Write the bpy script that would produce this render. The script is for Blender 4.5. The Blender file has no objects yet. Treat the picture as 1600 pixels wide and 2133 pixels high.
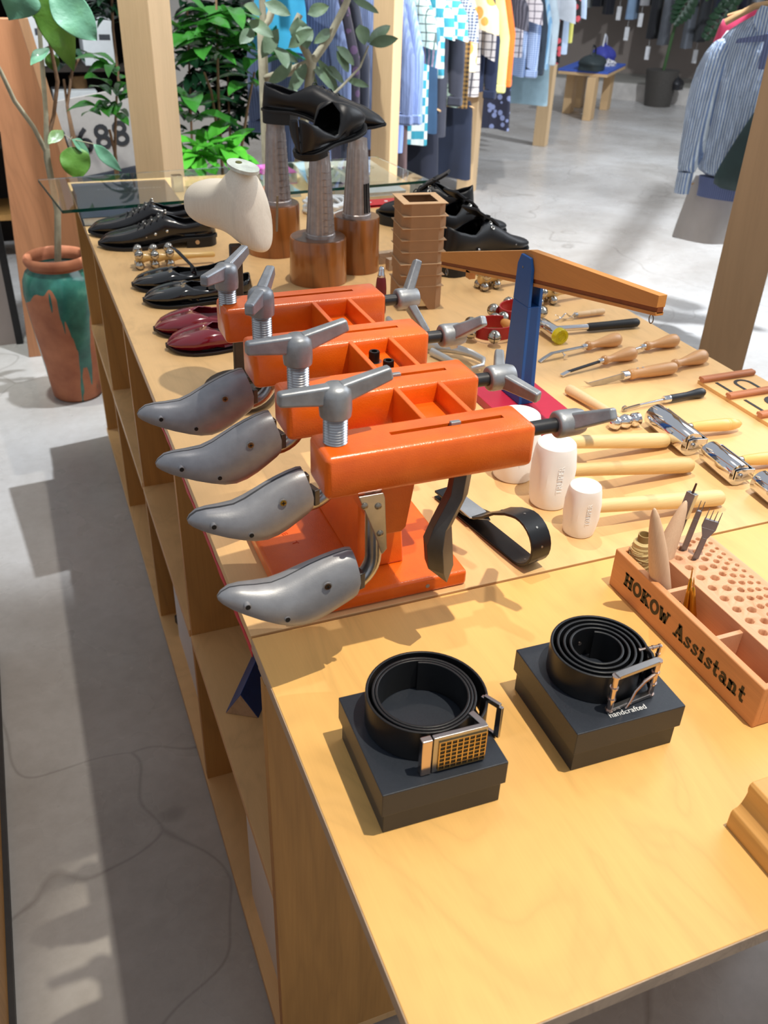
import bpy, math, random
from math import sin, cos, pi, radians, sqrt
from mathutils import Vector, Matrix, Euler
random.seed(7)
SC = bpy.context.scene
COL = SC.collection
T = 0.90            # height of the table top above the floor

# ---------------------------------------------------------------- camera
CAM_F = 1856.19     # focal length in pixels of the 1600 x 2133 frame
CAM_LOC = Vector((-0.16626, -0.7794, 1.575))
CAM_ROT = Euler((1.0040764, -0.0314723, -0.3757287), 'XYZ')
cd = bpy.data.cameras.new('camera'); cam = bpy.data.objects.new('camera', cd); COL.objects.link(cam)
cam.location = CAM_LOC; cam.rotation_euler = CAM_ROT
cd.sensor_fit = 'HORIZONTAL'; cd.sensor_width = 36.0; cd.lens = CAM_F / 1600 * 36.0
cd.clip_start = 0.02; cd.clip_end = 60
cd.dof.use_dof = True; cd.dof.focus_distance = 1.15; cd.dof.aperture_fstop = 13
SC.camera = cam

# ---------------------------------------------------------------- light
SC.view_settings.view_transform = 'Standard'; SC.view_settings.look = 'None'
SC.view_settings.exposure = 0.06; SC.view_settings.gamma = 1.0
SC.view_settings.use_curve_mapping = False
w = bpy.data.worlds.new('world'); SC.world = w; w.use_nodes = True
w.node_tree.nodes['Background'].inputs[0].default_value = (0.86, 0.92, 1.0, 1)
w.node_tree.nodes['Background'].inputs[1].default_value = 0.50

def lamp(name, kind, loc, target, energy, color=(1, 1, 1), size=0.05, angle=60, blend=0.3, size_y=None):
    ld = bpy.data.lights.new(name, kind); o = bpy.data.objects.new(name, ld); COL.objects.link(o)
    o.location = loc; ld.energy = energy; ld.color = color
    o.rotation_euler = (Vector(target) - Vector(loc)).to_track_quat('-Z', 'Y').to_euler()
    if kind == 'SPOT':
        ld.shadow_soft_size = size; ld.spot_size = radians(angle); ld.spot_blend = blend
    elif kind == 'AREA':
        ld.shape = 'RECTANGLE'; ld.size = size; ld.size_y = size_y or size
    return o
WARM = (1.0, 0.93, 0.83); COOL = (0.86, 0.93, 1.0)
# ceiling track spots (about 3 m up) and the soft daylight of the shop
lamp('ceiling_spot', 'SPOT', (0.60, -0.58, 3.15), (0.58, -0.20, 0.9), 205, (1.0, 0.91, 0.74), 0.012, 36, 0.3)
lamp('ceiling_spot', 'SPOT', (0.62, 0.9, 3.3), (0.62, 1.10, 0.9), 125, WARM, 0.02, 70, 0.7)
lamp('ceiling_spot', 'SPOT', (0.52, 2.42, 3.2), (-0.10, 3.0, 0.0), 420, COOL, 0.015, 58, 0.35)
lamp('ceiling_spot', 'SPOT', (3.4, 1.9, 3.4), (3.1, 3.4, 0.0), 900, COOL, 0.08, 80, 0.6)
lamp('ceiling_spot', 'SPOT', (5.6, 5.0, 3.4), (6.3, 7.2, 0.0), 520, COOL, 0.08, 85, 0.7)
lamp('ceiling_spot', 'SPOT', (1.9, 3.0, 3.3), (2.4, 4.6, 1.0), 420, (1, .97, .93), 0.06, 80, 0.6)
lamp('ceiling_spot', 'SPOT', (-0.3, 2.6, 3.3), (0.3, 4.0, 0.9), 260, (0.95, 1, .95), 0.05, 80, 0.6)
lamp('daylight', 'AREA', (4.2, 1.2, 3.3), (0.8, 1.6, 0.6), 125, COOL, 4.0, size_y=2.6)

# ---------------------------------------------------------------- pixel of the photograph -> point on a real plane
_R = CAM_ROT.to_matrix()
def _ray(u, v): return _R @ Vector(((u - 800) / CAM_F, -(v - 1066.5) / CAM_F, -1.0))
def _on(u, v, ax, val):
    d = _ray(u, v); t = (val - CAM_LOC[ax]) / d[ax]; return CAM_LOC + d * t
def P(u, v, z=T): return _on(u, v, 2, z)
def PX(u, v, x=0.0): return _on(u, v, 0, x)
def PY(u, v, y=0.0): return _on(u, v, 1, y)

# ---------------------------------------------------------------- mesh builder
def perp(d):
    d = Vector(d).normalized(); a = Vector((0, 0, 1)) if abs(d.z) < 0.9 else Vector((1, 0, 0))
    x = a.cross(d).normalized(); return x, d.cross(x).normalized(), d

class MB:
    def __init__(s): s.v = []; s.f = []; s.mi = []; s.cur = 0
    def add(s, vs, fs, M=None):
        n = len(s.v)
        s.v += [tuple(M @ Vector(p)) if M is not None else tuple(p) for p in vs]
        s.f += [tuple(i + n for i in f) for f in fs]; s.mi += [s.cur] * len(fs); return s
    def box(s, c, d, rz=0, M=None, taper=1.0):
        x, y, z = d[0] / 2, d[1] / 2, d[2] / 2
        vs = [(-x, -y, -z), (x, -y, -z), (x, y, -z), (-x, y, -z)] + [(-x * taper, -y * taper, z), (x * taper, -y * taper, z), (x * taper, y * taper, z), (-x * taper, y * taper, z)]
        m = Matrix.Translation(c) @ Matrix.Rotation(rz, 4, 'Z')
        if M is not None: m = M @ m
        return s.add(vs, [(0, 3, 2, 1), (4, 5, 6, 7), (0, 1, 5, 4), (1, 2, 6, 5), (2, 3, 7, 6), (3, 0, 4, 7)], m)
    def beam(s, p0, p1, w, h, up=(0, 0, 1), w1=None, h1=None):
        p0 = Vector(p0); p1 = Vector(p1); d = (p1 - p0).normalized(); up = Vector(up)
        sx = d.cross(up).normalized(); uz = sx.cross(d).normalized(); w1 = w1 or w; h1 = h1 or h; vs = []
        for p, a, b in ((p0, w, h), (p1, w1, h1)):
            for i, j in ((-1, -1), (1, -1), (1, 1), (-1, 1)): vs.append(p + sx * i * a / 2 + uz * j * b / 2)
        return s.add(vs, [(0, 1, 2, 3), (7, 6, 5, 4), (0, 4, 5, 1), (1, 5, 6, 2), (2, 6, 7, 3), (3, 7, 4, 0)])
    def rings(s, rs, cap=True, closed=True):
        n = len(rs[0]); vs = [p for r in rs for p in r]; fs = []
        for i in range(len(rs) - 1):
            for j in range(n if closed else n - 1):
                k = (j + 1) % n
                fs.append((i * n + j, i * n + k, (i + 1) * n + k, (i + 1) * n + j))
        if cap: fs.append(tuple(range(n))[::-1]); fs.append(tuple((len(rs) - 1) * n + j for j in range(n)))
        return s.add(vs, fs)
    def lathe(s, prof, p0=(0, 0, 0), ax=(0, 0, 1), seg=24, cap=True):
        x, y, d = perp(ax); p0 = Vector(p0)
        rs = [[p0 + d * h + (x * cos(2 * pi * j / seg) + y * sin(2 * pi * j / seg)) * max(r, 1e-5) for j in range(seg)] for r, h in prof]
        return s.rings(rs, cap)
    def cyl(s, p0, p1, r, r1=None, seg=20):
        p0 = Vector(p0); p1 = Vector(p1)
        return s.lathe([(r, 0), (r if r1 is None else r1, (p1 - p0).length)], p0, p1 - p0, seg)
    def sphere(s, c, r, seg=14, sc=(1, 1, 1)):
        rs = []; n = seg // 2 + 1
        for i in range(n + 1):
            a = pi * i / n
            rs.append([(c[0] + r * sc[0] * max(sin(a), .002) * cos(2 * pi * j / seg), c[1] + r * sc[1] * max(sin(a), .002) * sin(2 * pi * j / seg), c[2] - r * sc[2] * cos(a)) for j in range(seg)])
        return s.rings(rs, True)
    def tube(s, pts, r, seg=10, cap=True, flat=1.0, up=None):
        pts = [Vector(p) for p in pts]; n = len(pts); rs = []; px = None
        for i, p in enumerate(pts):
            d = (pts[min(i + 1, n - 1)] - pts[max(i - 1, 0)]).normalized()
            if px is None:
                x, y, _ = perp(d)
                if up is not None: x = (Vector(up) - d * Vector(up).dot(d)).normalized(); y = d.cross(x)
            else:
                x = (px - d * px.dot(d)).normalized(); y = d.cross(x)
            px = x; rr = r[i] if isinstance(r, (list, tuple)) else r
            rs.append([p + x * rr * cos(2 * pi * j / seg) + y * rr * flat * sin(2 * pi * j / seg) for j in range(seg)])
        return s.rings(rs, cap)
    def ribbon(s, pts, wdir, w, th):
        """flat band through pts: width w along wdir, thickness th"""
        pts = [Vector(p) for p in pts]; wd = Vector(wdir).normalized(); n = len(pts); rs = []
        for i, p in enumerate(pts):
            d = (pts[min(i + 1, n - 1)] - pts[max(i - 1, 0)]).normalized(); nn = d.cross(wd).normalized()
            rs.append([p + wd * w / 2 + nn * th / 2, p - wd * w / 2 + nn * th / 2, p - wd * w / 2 - nn * th / 2, p + wd * w / 2 - nn * th / 2])
        return s.rings(rs, True)
    def prism(s, pts, a, b, M=None, ax='z'):
        """polygon pts (2D) extruded from a to b along axis"""
        def q(p, h): return (p[0], p[1], h) if ax == 'z' else ((p[0], h, p[1]) if ax == 'y' else (h, p[0], p[1]))
        n = len(pts); vs = [q(p, a) for p in pts] + [q(p, b) for p in pts]
        fs = [tuple(range(n))[::-1], tuple(range(n, 2 * n))] + [(i, (i + 1) % n, n + (i + 1) % n, n + i) for i in range(n)]
        return s.add(vs, fs, M)

def obj(name, mb, mat, parent=None, bev=0, smooth=38, solid=0, sub=0, seg=2):
    me = bpy.data.meshes.new(name); me.from_pydata([tuple(p) for p in mb.v], [], mb.f)
    ms = mat if isinstance(mat, (list, tuple)) else [mat]
    for m in ms: me.materials.append(m)
    if len(ms) > 1: me.polygons.foreach_set('material_index', mb.mi)
    me.validate()
    import bmesh
    b = bmesh.new(); b.from_mesh(me); bmesh.ops.recalc_face_normals(b, faces=b.faces); b.to_mesh(me); b.free()
    if smooth:
        me.polygons.foreach_set('use_smooth', [True] * len(me.polygons)); me.set_sharp_from_angle(angle=radians(smooth))
    o = bpy.data.objects.new(name, me); COL.objects.link(o)
    if parent: o.parent = parent
    if solid:
        m = o.modifiers.new('solid', 'SOLIDIFY'); m.thickness = solid; m.offset = 0
    if bev:
        m = o.modifiers.new('bevel', 'BEVEL'); m.width = bev; m.segments = seg; m.limit_method = 'ANGLE'; m.angle_limit = radians(35); m.harden_normals = True
    if sub:
        m = o.modifiers.new('sub', 'SUBSURF'); m.levels = sub; m.render_levels = sub
    return o
def tag(o, label, cat, group=None, kind=None):
    if label: o['label'] = label
    if cat: o['category'] = cat
    if group: o['group'] = group
    if kind: o['kind'] = kind
    return o
def thing(name, label, cat, loc=(0, 0, 0), rz=0, group=None):
    o = bpy.data.objects.new(name, None); COL.objects.link(o); o.empty_display_size = 0.05
    o.location = loc; o.rotation_euler = (0, 0, rz) if not isinstance(rz, Euler) else rz
    return tag(o, label, cat, group)
def struct(name, mb, mat, **k):
    o = obj(name, mb, mat, **k); o['kind'] = 'structure'; return o
def dup(root, loc=None, rz=None, label=None, group=None, recolor=None):
    r = root.copy(); COL.objects.link(r)
    if loc is not None: r.location = loc
    if rz is not None: r.rotation_euler = (0, 0, rz) if not isinstance(rz, Euler) else rz
    if label: r['label'] = label
    if group: r['group'] = group
    def kids(a, b):
        for ch in list(a.children):
            c = ch.copy(); COL.objects.link(c); c.parent = b; kids(ch, c)
    kids(root, r); return r
def text_mesh(body, size, depth=0.0006, bold=0.0, align='CENTER', shear=0, spacing=1.0):
    cu = bpy.data.curves.new('t', 'FONT'); cu.body = body; cu.size = size; cu.extrude = depth; cu.offset = bold
    cu.align_x = align; cu.align_y = 'CENTER'; cu.shear = shear; cu.space_character = spacing; cu.resolution_u = 3
    o = bpy.data.objects.new('t', cu); COL.objects.link(o)
    dg = bpy.context.evaluated_depsgraph_get(); me = bpy.data.meshes.new_from_object(o.evaluated_get(dg))
    bpy.data.objects.remove(o); return me
def text_obj(name, body, size, mat, M, parent=None, **k):
    me = text_mesh(body, size, **k); me.materials.clear(); me.materials.append(mat); me.transform(M)
    o = bpy.data.objects.new(name, me); COL.objects.link(o); o.parent = parent; return o

# ---------------------------------------------------------------- materials
def nodes(name):
    m = bpy.data.materials.new(name); m.use_nodes = True; nt = m.node_tree
    return m, nt, nt.nodes['Principled BSDF']
def link(nt, a, b): nt.links.new(a, b)
def coords(nt, scale=(1, 1, 1), kind='Object', rot=(0, 0, 0)):
    tc = nt.nodes.new('ShaderNodeTexCoord'); mp = nt.nodes.new('ShaderNodeMapping')
    mp.inputs['Scale'].default_value = scale; mp.inputs['Rotation'].default_value = rot
    link(nt, tc.outputs[kind], mp.inputs[0]); return mp.outputs[0]
def ramp(nt, src, stops):
    r = nt.nodes.new('ShaderNodeValToRGB'); e = r.color_ramp.elements
    while len(e) < len(stops): e.new(0.5)
    for i, (p, c) in enumerate(stops): e[i].position = p; e[i].color = tuple(c) + (1,) if len(c) == 3 else c
    link(nt, src, r.inputs[0]); return r.outputs[0]
def noise(nt, vec, scale, detail=4, rough=0.55, dist=0):
    n = nt.nodes.new('ShaderNodeTexNoise'); n.inputs['Scale'].default_value = scale; n.inputs['Detail'].default_value = detail
    n.inputs['Roughness'].default_value = rough; n.inputs['Distortion'].default_value = dist
    link(nt, vec, n.inputs['Vector']); return n.outputs[0]
def bump(nt, src, bs, strength, dist=0.001):
    b = nt.nodes.new('ShaderNodeBump'); b.inputs['Strength'].default_value = strength; b.inputs['Distance'].default_value = dist
    link(nt, src, b.inputs['Height']); link(nt, b.outputs[0], bs.inputs['Normal'])
def lin(c): return tuple(((x / 255) / 12.92 if x / 255 <= 0.04045 else ((x / 255 + 0.055) / 1.055) ** 2.4) for x in c)
def mul(c, k): return tuple(min(1, x * k) for x in c)
_MC = {}
def M_(rgb, rough=0.5, metal=0.0, var=0.12, vs=40, bs_=0.0, bscale=300, coat=0.0, spec=0.5, name=None, sheen=0, trans=0, ior=1.45, alpha=1):
    """plain procedural material: sRGB colour with slight noise variation and bump"""
    key = (rgb, rough, metal, var, vs, bs_, bscale, coat, spec, sheen, trans)
    if key in _MC: return _MC[key]
    m, nt, b = nodes(name or 'mat_%d_%d_%d' % rgb); c = lin(rgb); co = coords(nt)
    if var: link(nt, ramp(nt, noise(nt, co, vs), [(0.3, mul(c, 1 - var)), (0.7, mul(c, 1 + var))]), b.inputs['Base Color'])
    else: b.inputs['Base Color'].default_value = c + (1,)
    b.inputs['Roughness'].default_value = rough; b.inputs['Metallic'].default_value = metal
    b.inputs['Coat Weight'].default_value = coat; b.inputs['Coat Roughness'].default_value = 0.06
    b.inputs['Specular IOR Level'].default_value = spec; b.inputs['Sheen Weight'].default_value = sheen
    b.inputs['Transmission Weight'].default_value = trans; b.inputs['IOR'].default_value = ior
    if bs_: bump(nt, noise(nt, co, bscale, 3), b, bs_)
    _MC[key] = m; return m
def wood(rgb, dark=0.8, axis='x', scale=1.0, rough=0.45, rings=6, name='wood', coat=0.0, contrast=1.0, bmp=0.08, stretch=0.12):
    key = ('w', rgb, dark, axis, scale, rough, rings, coat)
    if key in _MC: return _MC[key]
    m, nt, b = nodes(name); c = lin(rgb)
    st = {'x': (stretch, 1, 1), 'y': (1, stretch, 1), 'z': (1, 1, stretch)}[axis]
    co = coords(nt, tuple(k * scale for k in st))
    n1 = noise(nt, co, 3.0, 3, 0.6, 1.2); mp = nt.nodes.new('ShaderNodeMath'); mp.operation = 'MULTIPLY'; mp.inputs[1].default_value = rings
    link(nt, n1, mp.inputs[0]); fr = nt.nodes.new('ShaderNodeMath'); fr.operation = 'PINGPONG'; fr.inputs[1].default_value = 0.5
    link(nt, mp.outputs[0], fr.inputs[0])
    big = ramp(nt, fr.outputs[0], [(0.0, mul(c, dark)), (0.12, mul(c, .5 + dark / 2)), (0.4, c), (1, mul(c, 1.05))])
    co2 = coords(nt, tuple(k * scale * 60 for k in ((0.03, 1, 1) if axis == 'x' else (1, 0.03, 1) if axis == 'y' else (1, 1, 0.03))))
    n2 = noise(nt, co2, 4.0, 3)
    fine = ramp(nt, n2, [(0.3, (0.86, 0.83, 0.8)), (0.65, (1, 1, 1))])
    mx = nt.nodes.new('ShaderNodeMix'); mx.data_type = 'RGBA'; mx.blend_type = 'MULTIPLY'; mx.inputs[0].default_value = 0.6 * contrast
    link(nt, big, mx.inputs[6]); link(nt, fine, mx.inputs[7]); link(nt, mx.outputs[2], b.inputs['Base Color'])
    b.inputs['Roughness'].default_value = rough; b.inputs['Coat Weight'].default_value = coat; b.inputs['Coat Roughness'].default_value = 0.1
    bump(nt, n2, b, bmp, 0.0005)
    _MC[key] = m; return m

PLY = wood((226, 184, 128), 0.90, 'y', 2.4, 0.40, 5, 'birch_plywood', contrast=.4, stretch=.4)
PLY_WARMLIT = wood((230, 180, 106), 0.90, 'y', 2.4, 0.40, 5, 'birch_plywood_warm_lit', contrast=.4, stretch=.4)  # same ply as PLY, yellowed to carry the warm light over the near table
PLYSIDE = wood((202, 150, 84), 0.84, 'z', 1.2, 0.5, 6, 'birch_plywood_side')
PLYEDGE = wood((186, 160, 134), 0.8, 'y', 6, 0.6, 5, 'plywood_edge')
POST = wood((214, 182, 140), 0.93, 'z', 1.0, 0.5, 4, 'pale_post_wood')
POSTB = wood((172, 142, 108), 0.93, 'z', 2.0, 0.5, 5, 'maple_post_wood', contrast=.4)
BLACK = M_((22, 23, 26), 0.45, var=0.1); RUBBER = M_((28, 29, 31), 0.55, bs_=.1)
CHROME = M_((225, 225, 228), 0.08, 1.0, var=0); STEEL = M_((178, 178, 180), 0.28, 1.0, var=.08, vs=90, bs_=.05)
ALU = M_((150, 151, 156), 0.42, 0.45, var=0.1, vs=60, bs_=0.10, bscale=700)
CAST = M_((146, 149, 154), 0.42, 0.6, var=0.2, vs=50, bs_=0.25, bscale=140)
WHITE = M_((236, 236, 236), 0.5, var=.02)
# ================================================================= the room
def conc():
    m, nt, b = nodes('polished_concrete'); co = coords(nt)
    a = ramp(nt, noise(nt, co, 0.9, 8, 0.62, 0.6), [(0.3, lin((158, 152, 146))), (0.5, lin((178, 174, 170))), (0.72, lin((200, 198, 196)))])
    f = ramp(nt, noise(nt, co, 26, 6, 0.7), [(0.35, (0.88, 0.87, 0.86)), (0.6, (1, 1, 1))])
    mx = nt.nodes.new('ShaderNodeMix'); mx.data_type = 'RGBA'; mx.blend_type = 'MULTIPLY'; mx.inputs[0].default_value = 0.7
    link(nt, a, mx.inputs[6]); link(nt, f, mx.inputs[7])
    # hairline cracks
    v = nt.nodes.new('ShaderNodeTexVoronoi'); v.feature = 'DISTANCE_TO_EDGE'; v.inputs['Scale'].default_value = 0.55
    dn = nt.nodes.new('ShaderNodeVectorMath'); dn.operation = 'ADD'
    nn = nt.nodes.new('ShaderNodeTexNoise'); nn.inputs['Scale'].default_value = 1.6; link(nt, co, nn.inputs['Vector'])
    link(nt, co, dn.inputs[0]); link(nt, nn.outputs['Color'], dn.inputs[1]); link(nt, dn.outputs[0], v.inputs['Vector'])
    cr = ramp(nt, v.outputs['Distance'], [(0.0, (0.62, 0.6, 0.58)), (0.0035, (1, 1, 1))])
    m2 = nt.nodes.new('ShaderNodeMix'); m2.data_type = 'RGBA'; m2.blend_type = 'MULTIPLY'; m2.inputs[0].default_value = 0.7
    link(nt, mx.outputs[2], m2.inputs[6]); link(nt, cr, m2.inputs[7]); link(nt, m2.outputs[2], b.inputs['Base Color'])
    link(nt, ramp(nt, noise(nt, co, 3, 4), [(0.3, (0.22,) * 3), (0.7, (0.36,) * 3)]), b.inputs['Roughness'])
    bump(nt, noise(nt, co, 5, 6), b, 0.12, 0.002); return m
struct('floor', MB().box((4, 5, -0.05), (26, 26, 0.1)), conc(), smooth=0)
R2 = sqrt(.5)
def shop(a, b, z=0.0):
    """point in the shop's own grid, turned 45 degrees to the table: a along the racks, b across"""
    return Vector(((a + b) * R2, (a - b) * R2, z))
G = Matrix.Rotation(radians(45), 4, 'Z')       # local x runs along the racks
# raised platform and taupe wall at the far end
PLAST = M_((148, 136, 128), 0.8, var=.05, vs=3)
struct('wall_back', MB().box((13.15, 0, 1.6), (0.2, 16, 3.2), M=G), PLAST, smooth=0)
mb = MB(); mb.box((12.55, 0, 0.1), (1.05, 16, 0.2), M=G)
struct('trim_1', mb, M_((150, 146, 138), 0.5, var=.1, vs=3), smooth=0)
st = M_((196, 190, 184), 0.7, var=.16, vs=9, bs_=.3, bscale=20)
struct('trim_2', MB().box((12.005, 0, 0.095), (0.04, 16, 0.19), M=G), st, smooth=0)
# grey sliding panel and its gap at the far left
struct('wall_left', MB().box((-1.32, 3.42, 1.5), (2.1, 0.12, 3.0)), M_((150, 138, 132), 0.6, var=.06, vs=4), smooth=0)
struct('trim_3', MB().box((-0.255, 3.40, 1.5), (0.03, 0.10, 3.0)), M_((30, 29, 30), 0.6), smooth=0)
mb = MB(); mb.box((-0.50, 3.34, 1.5), (0.035, 0.04, 3.0)); mb.box((-0.44, 3.34, 1.5), (0.02, 0.04, 3.0))
struct('trim_4', mb, M_((120, 118, 120), 0.35, .7), smooth=0)
struct('wall_rear', MB().box((0.2, 7.9, 1.6), (7.0, 0.15, 3.2)), M_((168, 164, 160), 0.8, var=.05, vs=3), smooth=0)

# ================================================================= display cabinet (four bays) and the near table
cab = thing('display_cabinet', 'long birch plywood display cabinet with open side shelves under the shoes and tools', 'cabinet', (0, 0, 0))
TW = 1.074; YE = 2.33; YN = -0.03
obj('top', MB().box((TW / 2, (YE) / 2 + .001, T - 0.008), (TW, YE - .002, 0.016)), PLY, cab, bev=.001)
obj('top_frame', MB().box((TW / 2 + .002, YE / 2 + .002, T - 0.0305), (TW - .008, YE - .004, 0.028)), PLYEDGE, cab, bev=.001)
ys = [YN, 0.575, 1.165, 1.75, YE - 0.018]
obj('front_rail', MB().box((TW / 2 + .002, -.0145, T - .034), (TW - .008, .029, .031)), PLYEDGE, cab)
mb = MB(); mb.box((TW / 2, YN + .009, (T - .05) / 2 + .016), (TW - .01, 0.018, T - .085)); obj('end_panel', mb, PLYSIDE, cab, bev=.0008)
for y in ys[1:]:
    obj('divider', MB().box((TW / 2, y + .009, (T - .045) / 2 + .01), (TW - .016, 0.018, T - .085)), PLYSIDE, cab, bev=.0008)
for i in range(4):
    y0 = ys[i] + .018; y1 = ys[i + 1]
    obj('shelf', MB().box((TW / 4 + .005, (y0 + y1) / 2, 0.43), (TW / 2, y1 - y0, 0.018)), PLY, cab, bev=.0008)
obj('bottom_panel', MB().box((TW / 2, (YE + YN) / 2, 0.024), (TW - .01, YE - YN, 0.018)), PLY, cab, bev=.0008)
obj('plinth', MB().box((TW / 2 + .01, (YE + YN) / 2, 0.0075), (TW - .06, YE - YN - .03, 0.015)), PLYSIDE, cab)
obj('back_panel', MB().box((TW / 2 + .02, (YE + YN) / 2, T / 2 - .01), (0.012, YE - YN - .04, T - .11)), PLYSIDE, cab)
# strip of red tape worn thin along the side edge
RED_TAPE = M_((206, 52, 64), 0.5, var=.2)
mb = MB(); y = YN + .04; n = 26; rs = []
for i in range(n):
    yy = 0.0 + (0.70 * i / (n - 1)); z = T - 0.0235 + .0015 * sin(i * 1.7); h = 0.0052 + .0018 * sin(i * 2.3 + 1)
    if i > 18 and i % 2: h *= .5
    rs.append([(-.0004, yy, z - h), (-.0004, yy, z + h), (.0006, yy, z + h), (.0006, yy, z - h)])
mb.rings(rs); obj('red_tape', mb, RED_TAPE, cab, smooth=0)

tab = thing('display_table', 'birch plywood table top overhanging towards the viewer, carrying the belt boxes', 'table', (0, -0.25, 0))
M0 = Matrix.Translation((0, 0.25, 0))
obj('table_top', MB().box((TW / 2 + .12, -0.25, T - 0.009), (TW + .24, 0.496, 0.018), M=M0), PLY_WARMLIT, tab, bev=.001)
obj('front_edge', MB().box((TW / 2 + .12, -0.4985, T - 0.0092), (TW + .24, 0.001, 0.0165), M=M0), PLYEDGE, tab)
obj('side_edge', MB().box((-.0005, -0.25, T - 0.0092), (.001, 0.494, 0.0165), M=M0), PLYEDGE, tab)
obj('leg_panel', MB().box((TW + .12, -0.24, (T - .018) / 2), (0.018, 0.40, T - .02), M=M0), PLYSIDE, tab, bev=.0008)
# things kept in the shelves
tag(obj('presentation_board', MB().box((0.03, 0.135, 0.033 + .125), (0.004, 0.265, 0.25)), M_((226, 226, 232), 0.6, var=.02)), 'white board leaning in the nearest lower bay of the cabinet', 'board')
tag(obj('presentation_board', MB().box((0.04, 0.87, 0.033 + .185), (0.004, 0.40, 0.37)), M_((226, 226, 232), 0.6, var=.02)), 'white board standing in the second lower bay of the cabinet', 'board')
INK = M_((40, 38, 40), .6)
bd = thing('cardboard_sheet', 'brown cardboard sheet behind the white board in the nearest lower bay', 'cardboard', (0.046, 0.14, 0.033))
obj('sheet', MB().box((0, 0, .125), (.006, .27, .25)), M_((150, 116, 84), .8), bd)
# blue triangular wooden bar
mb = MB(); mb.prism([(-0.03, 0), (0.03, 0), (0.0, 0.05)], 0, .16, ax='y')
bl = thing('wooden_wedge', 'blue wooden triangular bar lying on the nearest shelf', 'wooden block', (0.047, 0.336, 0.439), radians(-32))
obj('bar', mb, M_((38, 72, 138), 0.5), bl, bev=.001)
mb = MB(); mb.prism([(-0.0285, 0.001), (0.0285, 0.001), (0.0, 0.048)], -.0008, .0, ax='y'); obj('end_face', mb, PLYEDGE, bl)
# black clip on the bottom board
q = P(368, 1303, 0.033); ck = thing('clip', 'small black plastic clip on the cabinet bottom board', 'clip', (q.x + .01, q.y, 0.033), 0.3)
mb = MB(); mb.box((0, 0, .012), (.014, .035, .024)); mb.box((.018, 0, .011), (.03, .016, .018)); mb.box((.032, 0, .011), (.008, .028, .02)); obj('body', mb, BLACK, ck, bev=.002)

# right and left timber posts of the shop racks
def post(loc, w, h, label, mat=POST, rz=45, name='wooden_post'):
    o = obj(name, MB().box((0, 0, h / 2), (w, w, h)), mat, bev=.003); o.location = loc; o.rotation_euler = (0, 0, radians(rz))
    return tag(o, label, 'post', 'timber posts of the shop racks')
post((1.62, 1.06, 0), .125, 2.4, 'brown square timber post right beside the table edge', POSTB)
post((0.355, 2.74, 0), .125, 2.4, 'pale square timber post directly behind the glass sheet and potted tree')
# low wooden cabinet edge at the lower left of the frame
cb = thing('side_cabinet', 'wooden cabinet whose edge shows at the far left of the aisle', 'cabinet', (-0.72, 0.0, 0))
obj('carcass', MB().box((0, -0.1, 0.46), (0.61, 2.6, 0.90)), PLYSIDE, cb, bev=.002)
obj('toe_kick', MB().box((.005, -0.1, 0.008), (0.62, 2.6, 0.016)), M_((52, 50, 50), .5), cb)
# ================================================================= orange four-station shoe stretcher
def rebase(root, loc):
    """move the thing's origin to loc while its parts stay where they are"""
    loc = Vector(loc); root.location = loc; done = set()
    for ch in root.children:
        if ch.data and ch.data.name not in done: ch.data.transform(Matrix.Translation(-loc)); done.add(ch.data.name)
        for g in ch.children_recursive:
            if g.data and g.data.name not in done: g.data.transform(Matrix.Translation(-loc)); done.add(g.data.name)
def orange_paint():
    m, nt, b = nodes('orange_enamel'); co = coords(nt)
    link(nt, ramp(nt, noise(nt, co, 30, 3), [(0.3, lin((216, 90, 12))), (0.7, lin((230, 102, 18)))]), b.inputs['Base Color'])
    b.inputs['Roughness'].default_value = 0.32; b.inputs['Coat Weight'].default_value = 0.35; b.inputs['Coat Roughness'].default_value = 0.2
    n = nt.nodes.new('ShaderNodeTexVoronoi'); n.inputs['Scale'].default_value = 700; link(nt, co, n.inputs['Vector'])
    bump(nt, n.outputs['Distance'], b, 0.22, 0.0006); return m
ORANGE = orange_paint()
sx = thing('shoe_stretcher', 'orange cast iron four station shoe stretcher with grey metal lasts on the table edge', 'shoe stretcher')
BY = [(-.107, -.053), (.018, .073), (.154, .210), (.298, .353)]     # front and back face of each bar
BX0, BX1, BZ0, BZ1 = .056, .276, 1.134, 1.18
obj('base_plate', MB().box((.163, .128, .911), (.232, .238, .022)), ORANGE, sx, bev=.005, seg=3)
mb = MB()
mb.box((.180, .135, .9225 + .053), (.062, .165, .108), taper=.86)
mb.box((.178, .128, 1.075), (.05, .20, .11)); obj('column', mb, ORANGE, sx, bev=.004, seg=3)
mb = MB(); mb.prism([(.113, 1.136), (.163, 1.136), (.153, 1.067), (.148, 1.062), (.124, 1.062), (.1195, 1.068)], -.076, .03, ax='y')
obj('front_boss', mb, ORANGE, sx, bev=.0012)
DARK = M_((14, 13, 13), .7)
bars = []
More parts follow.
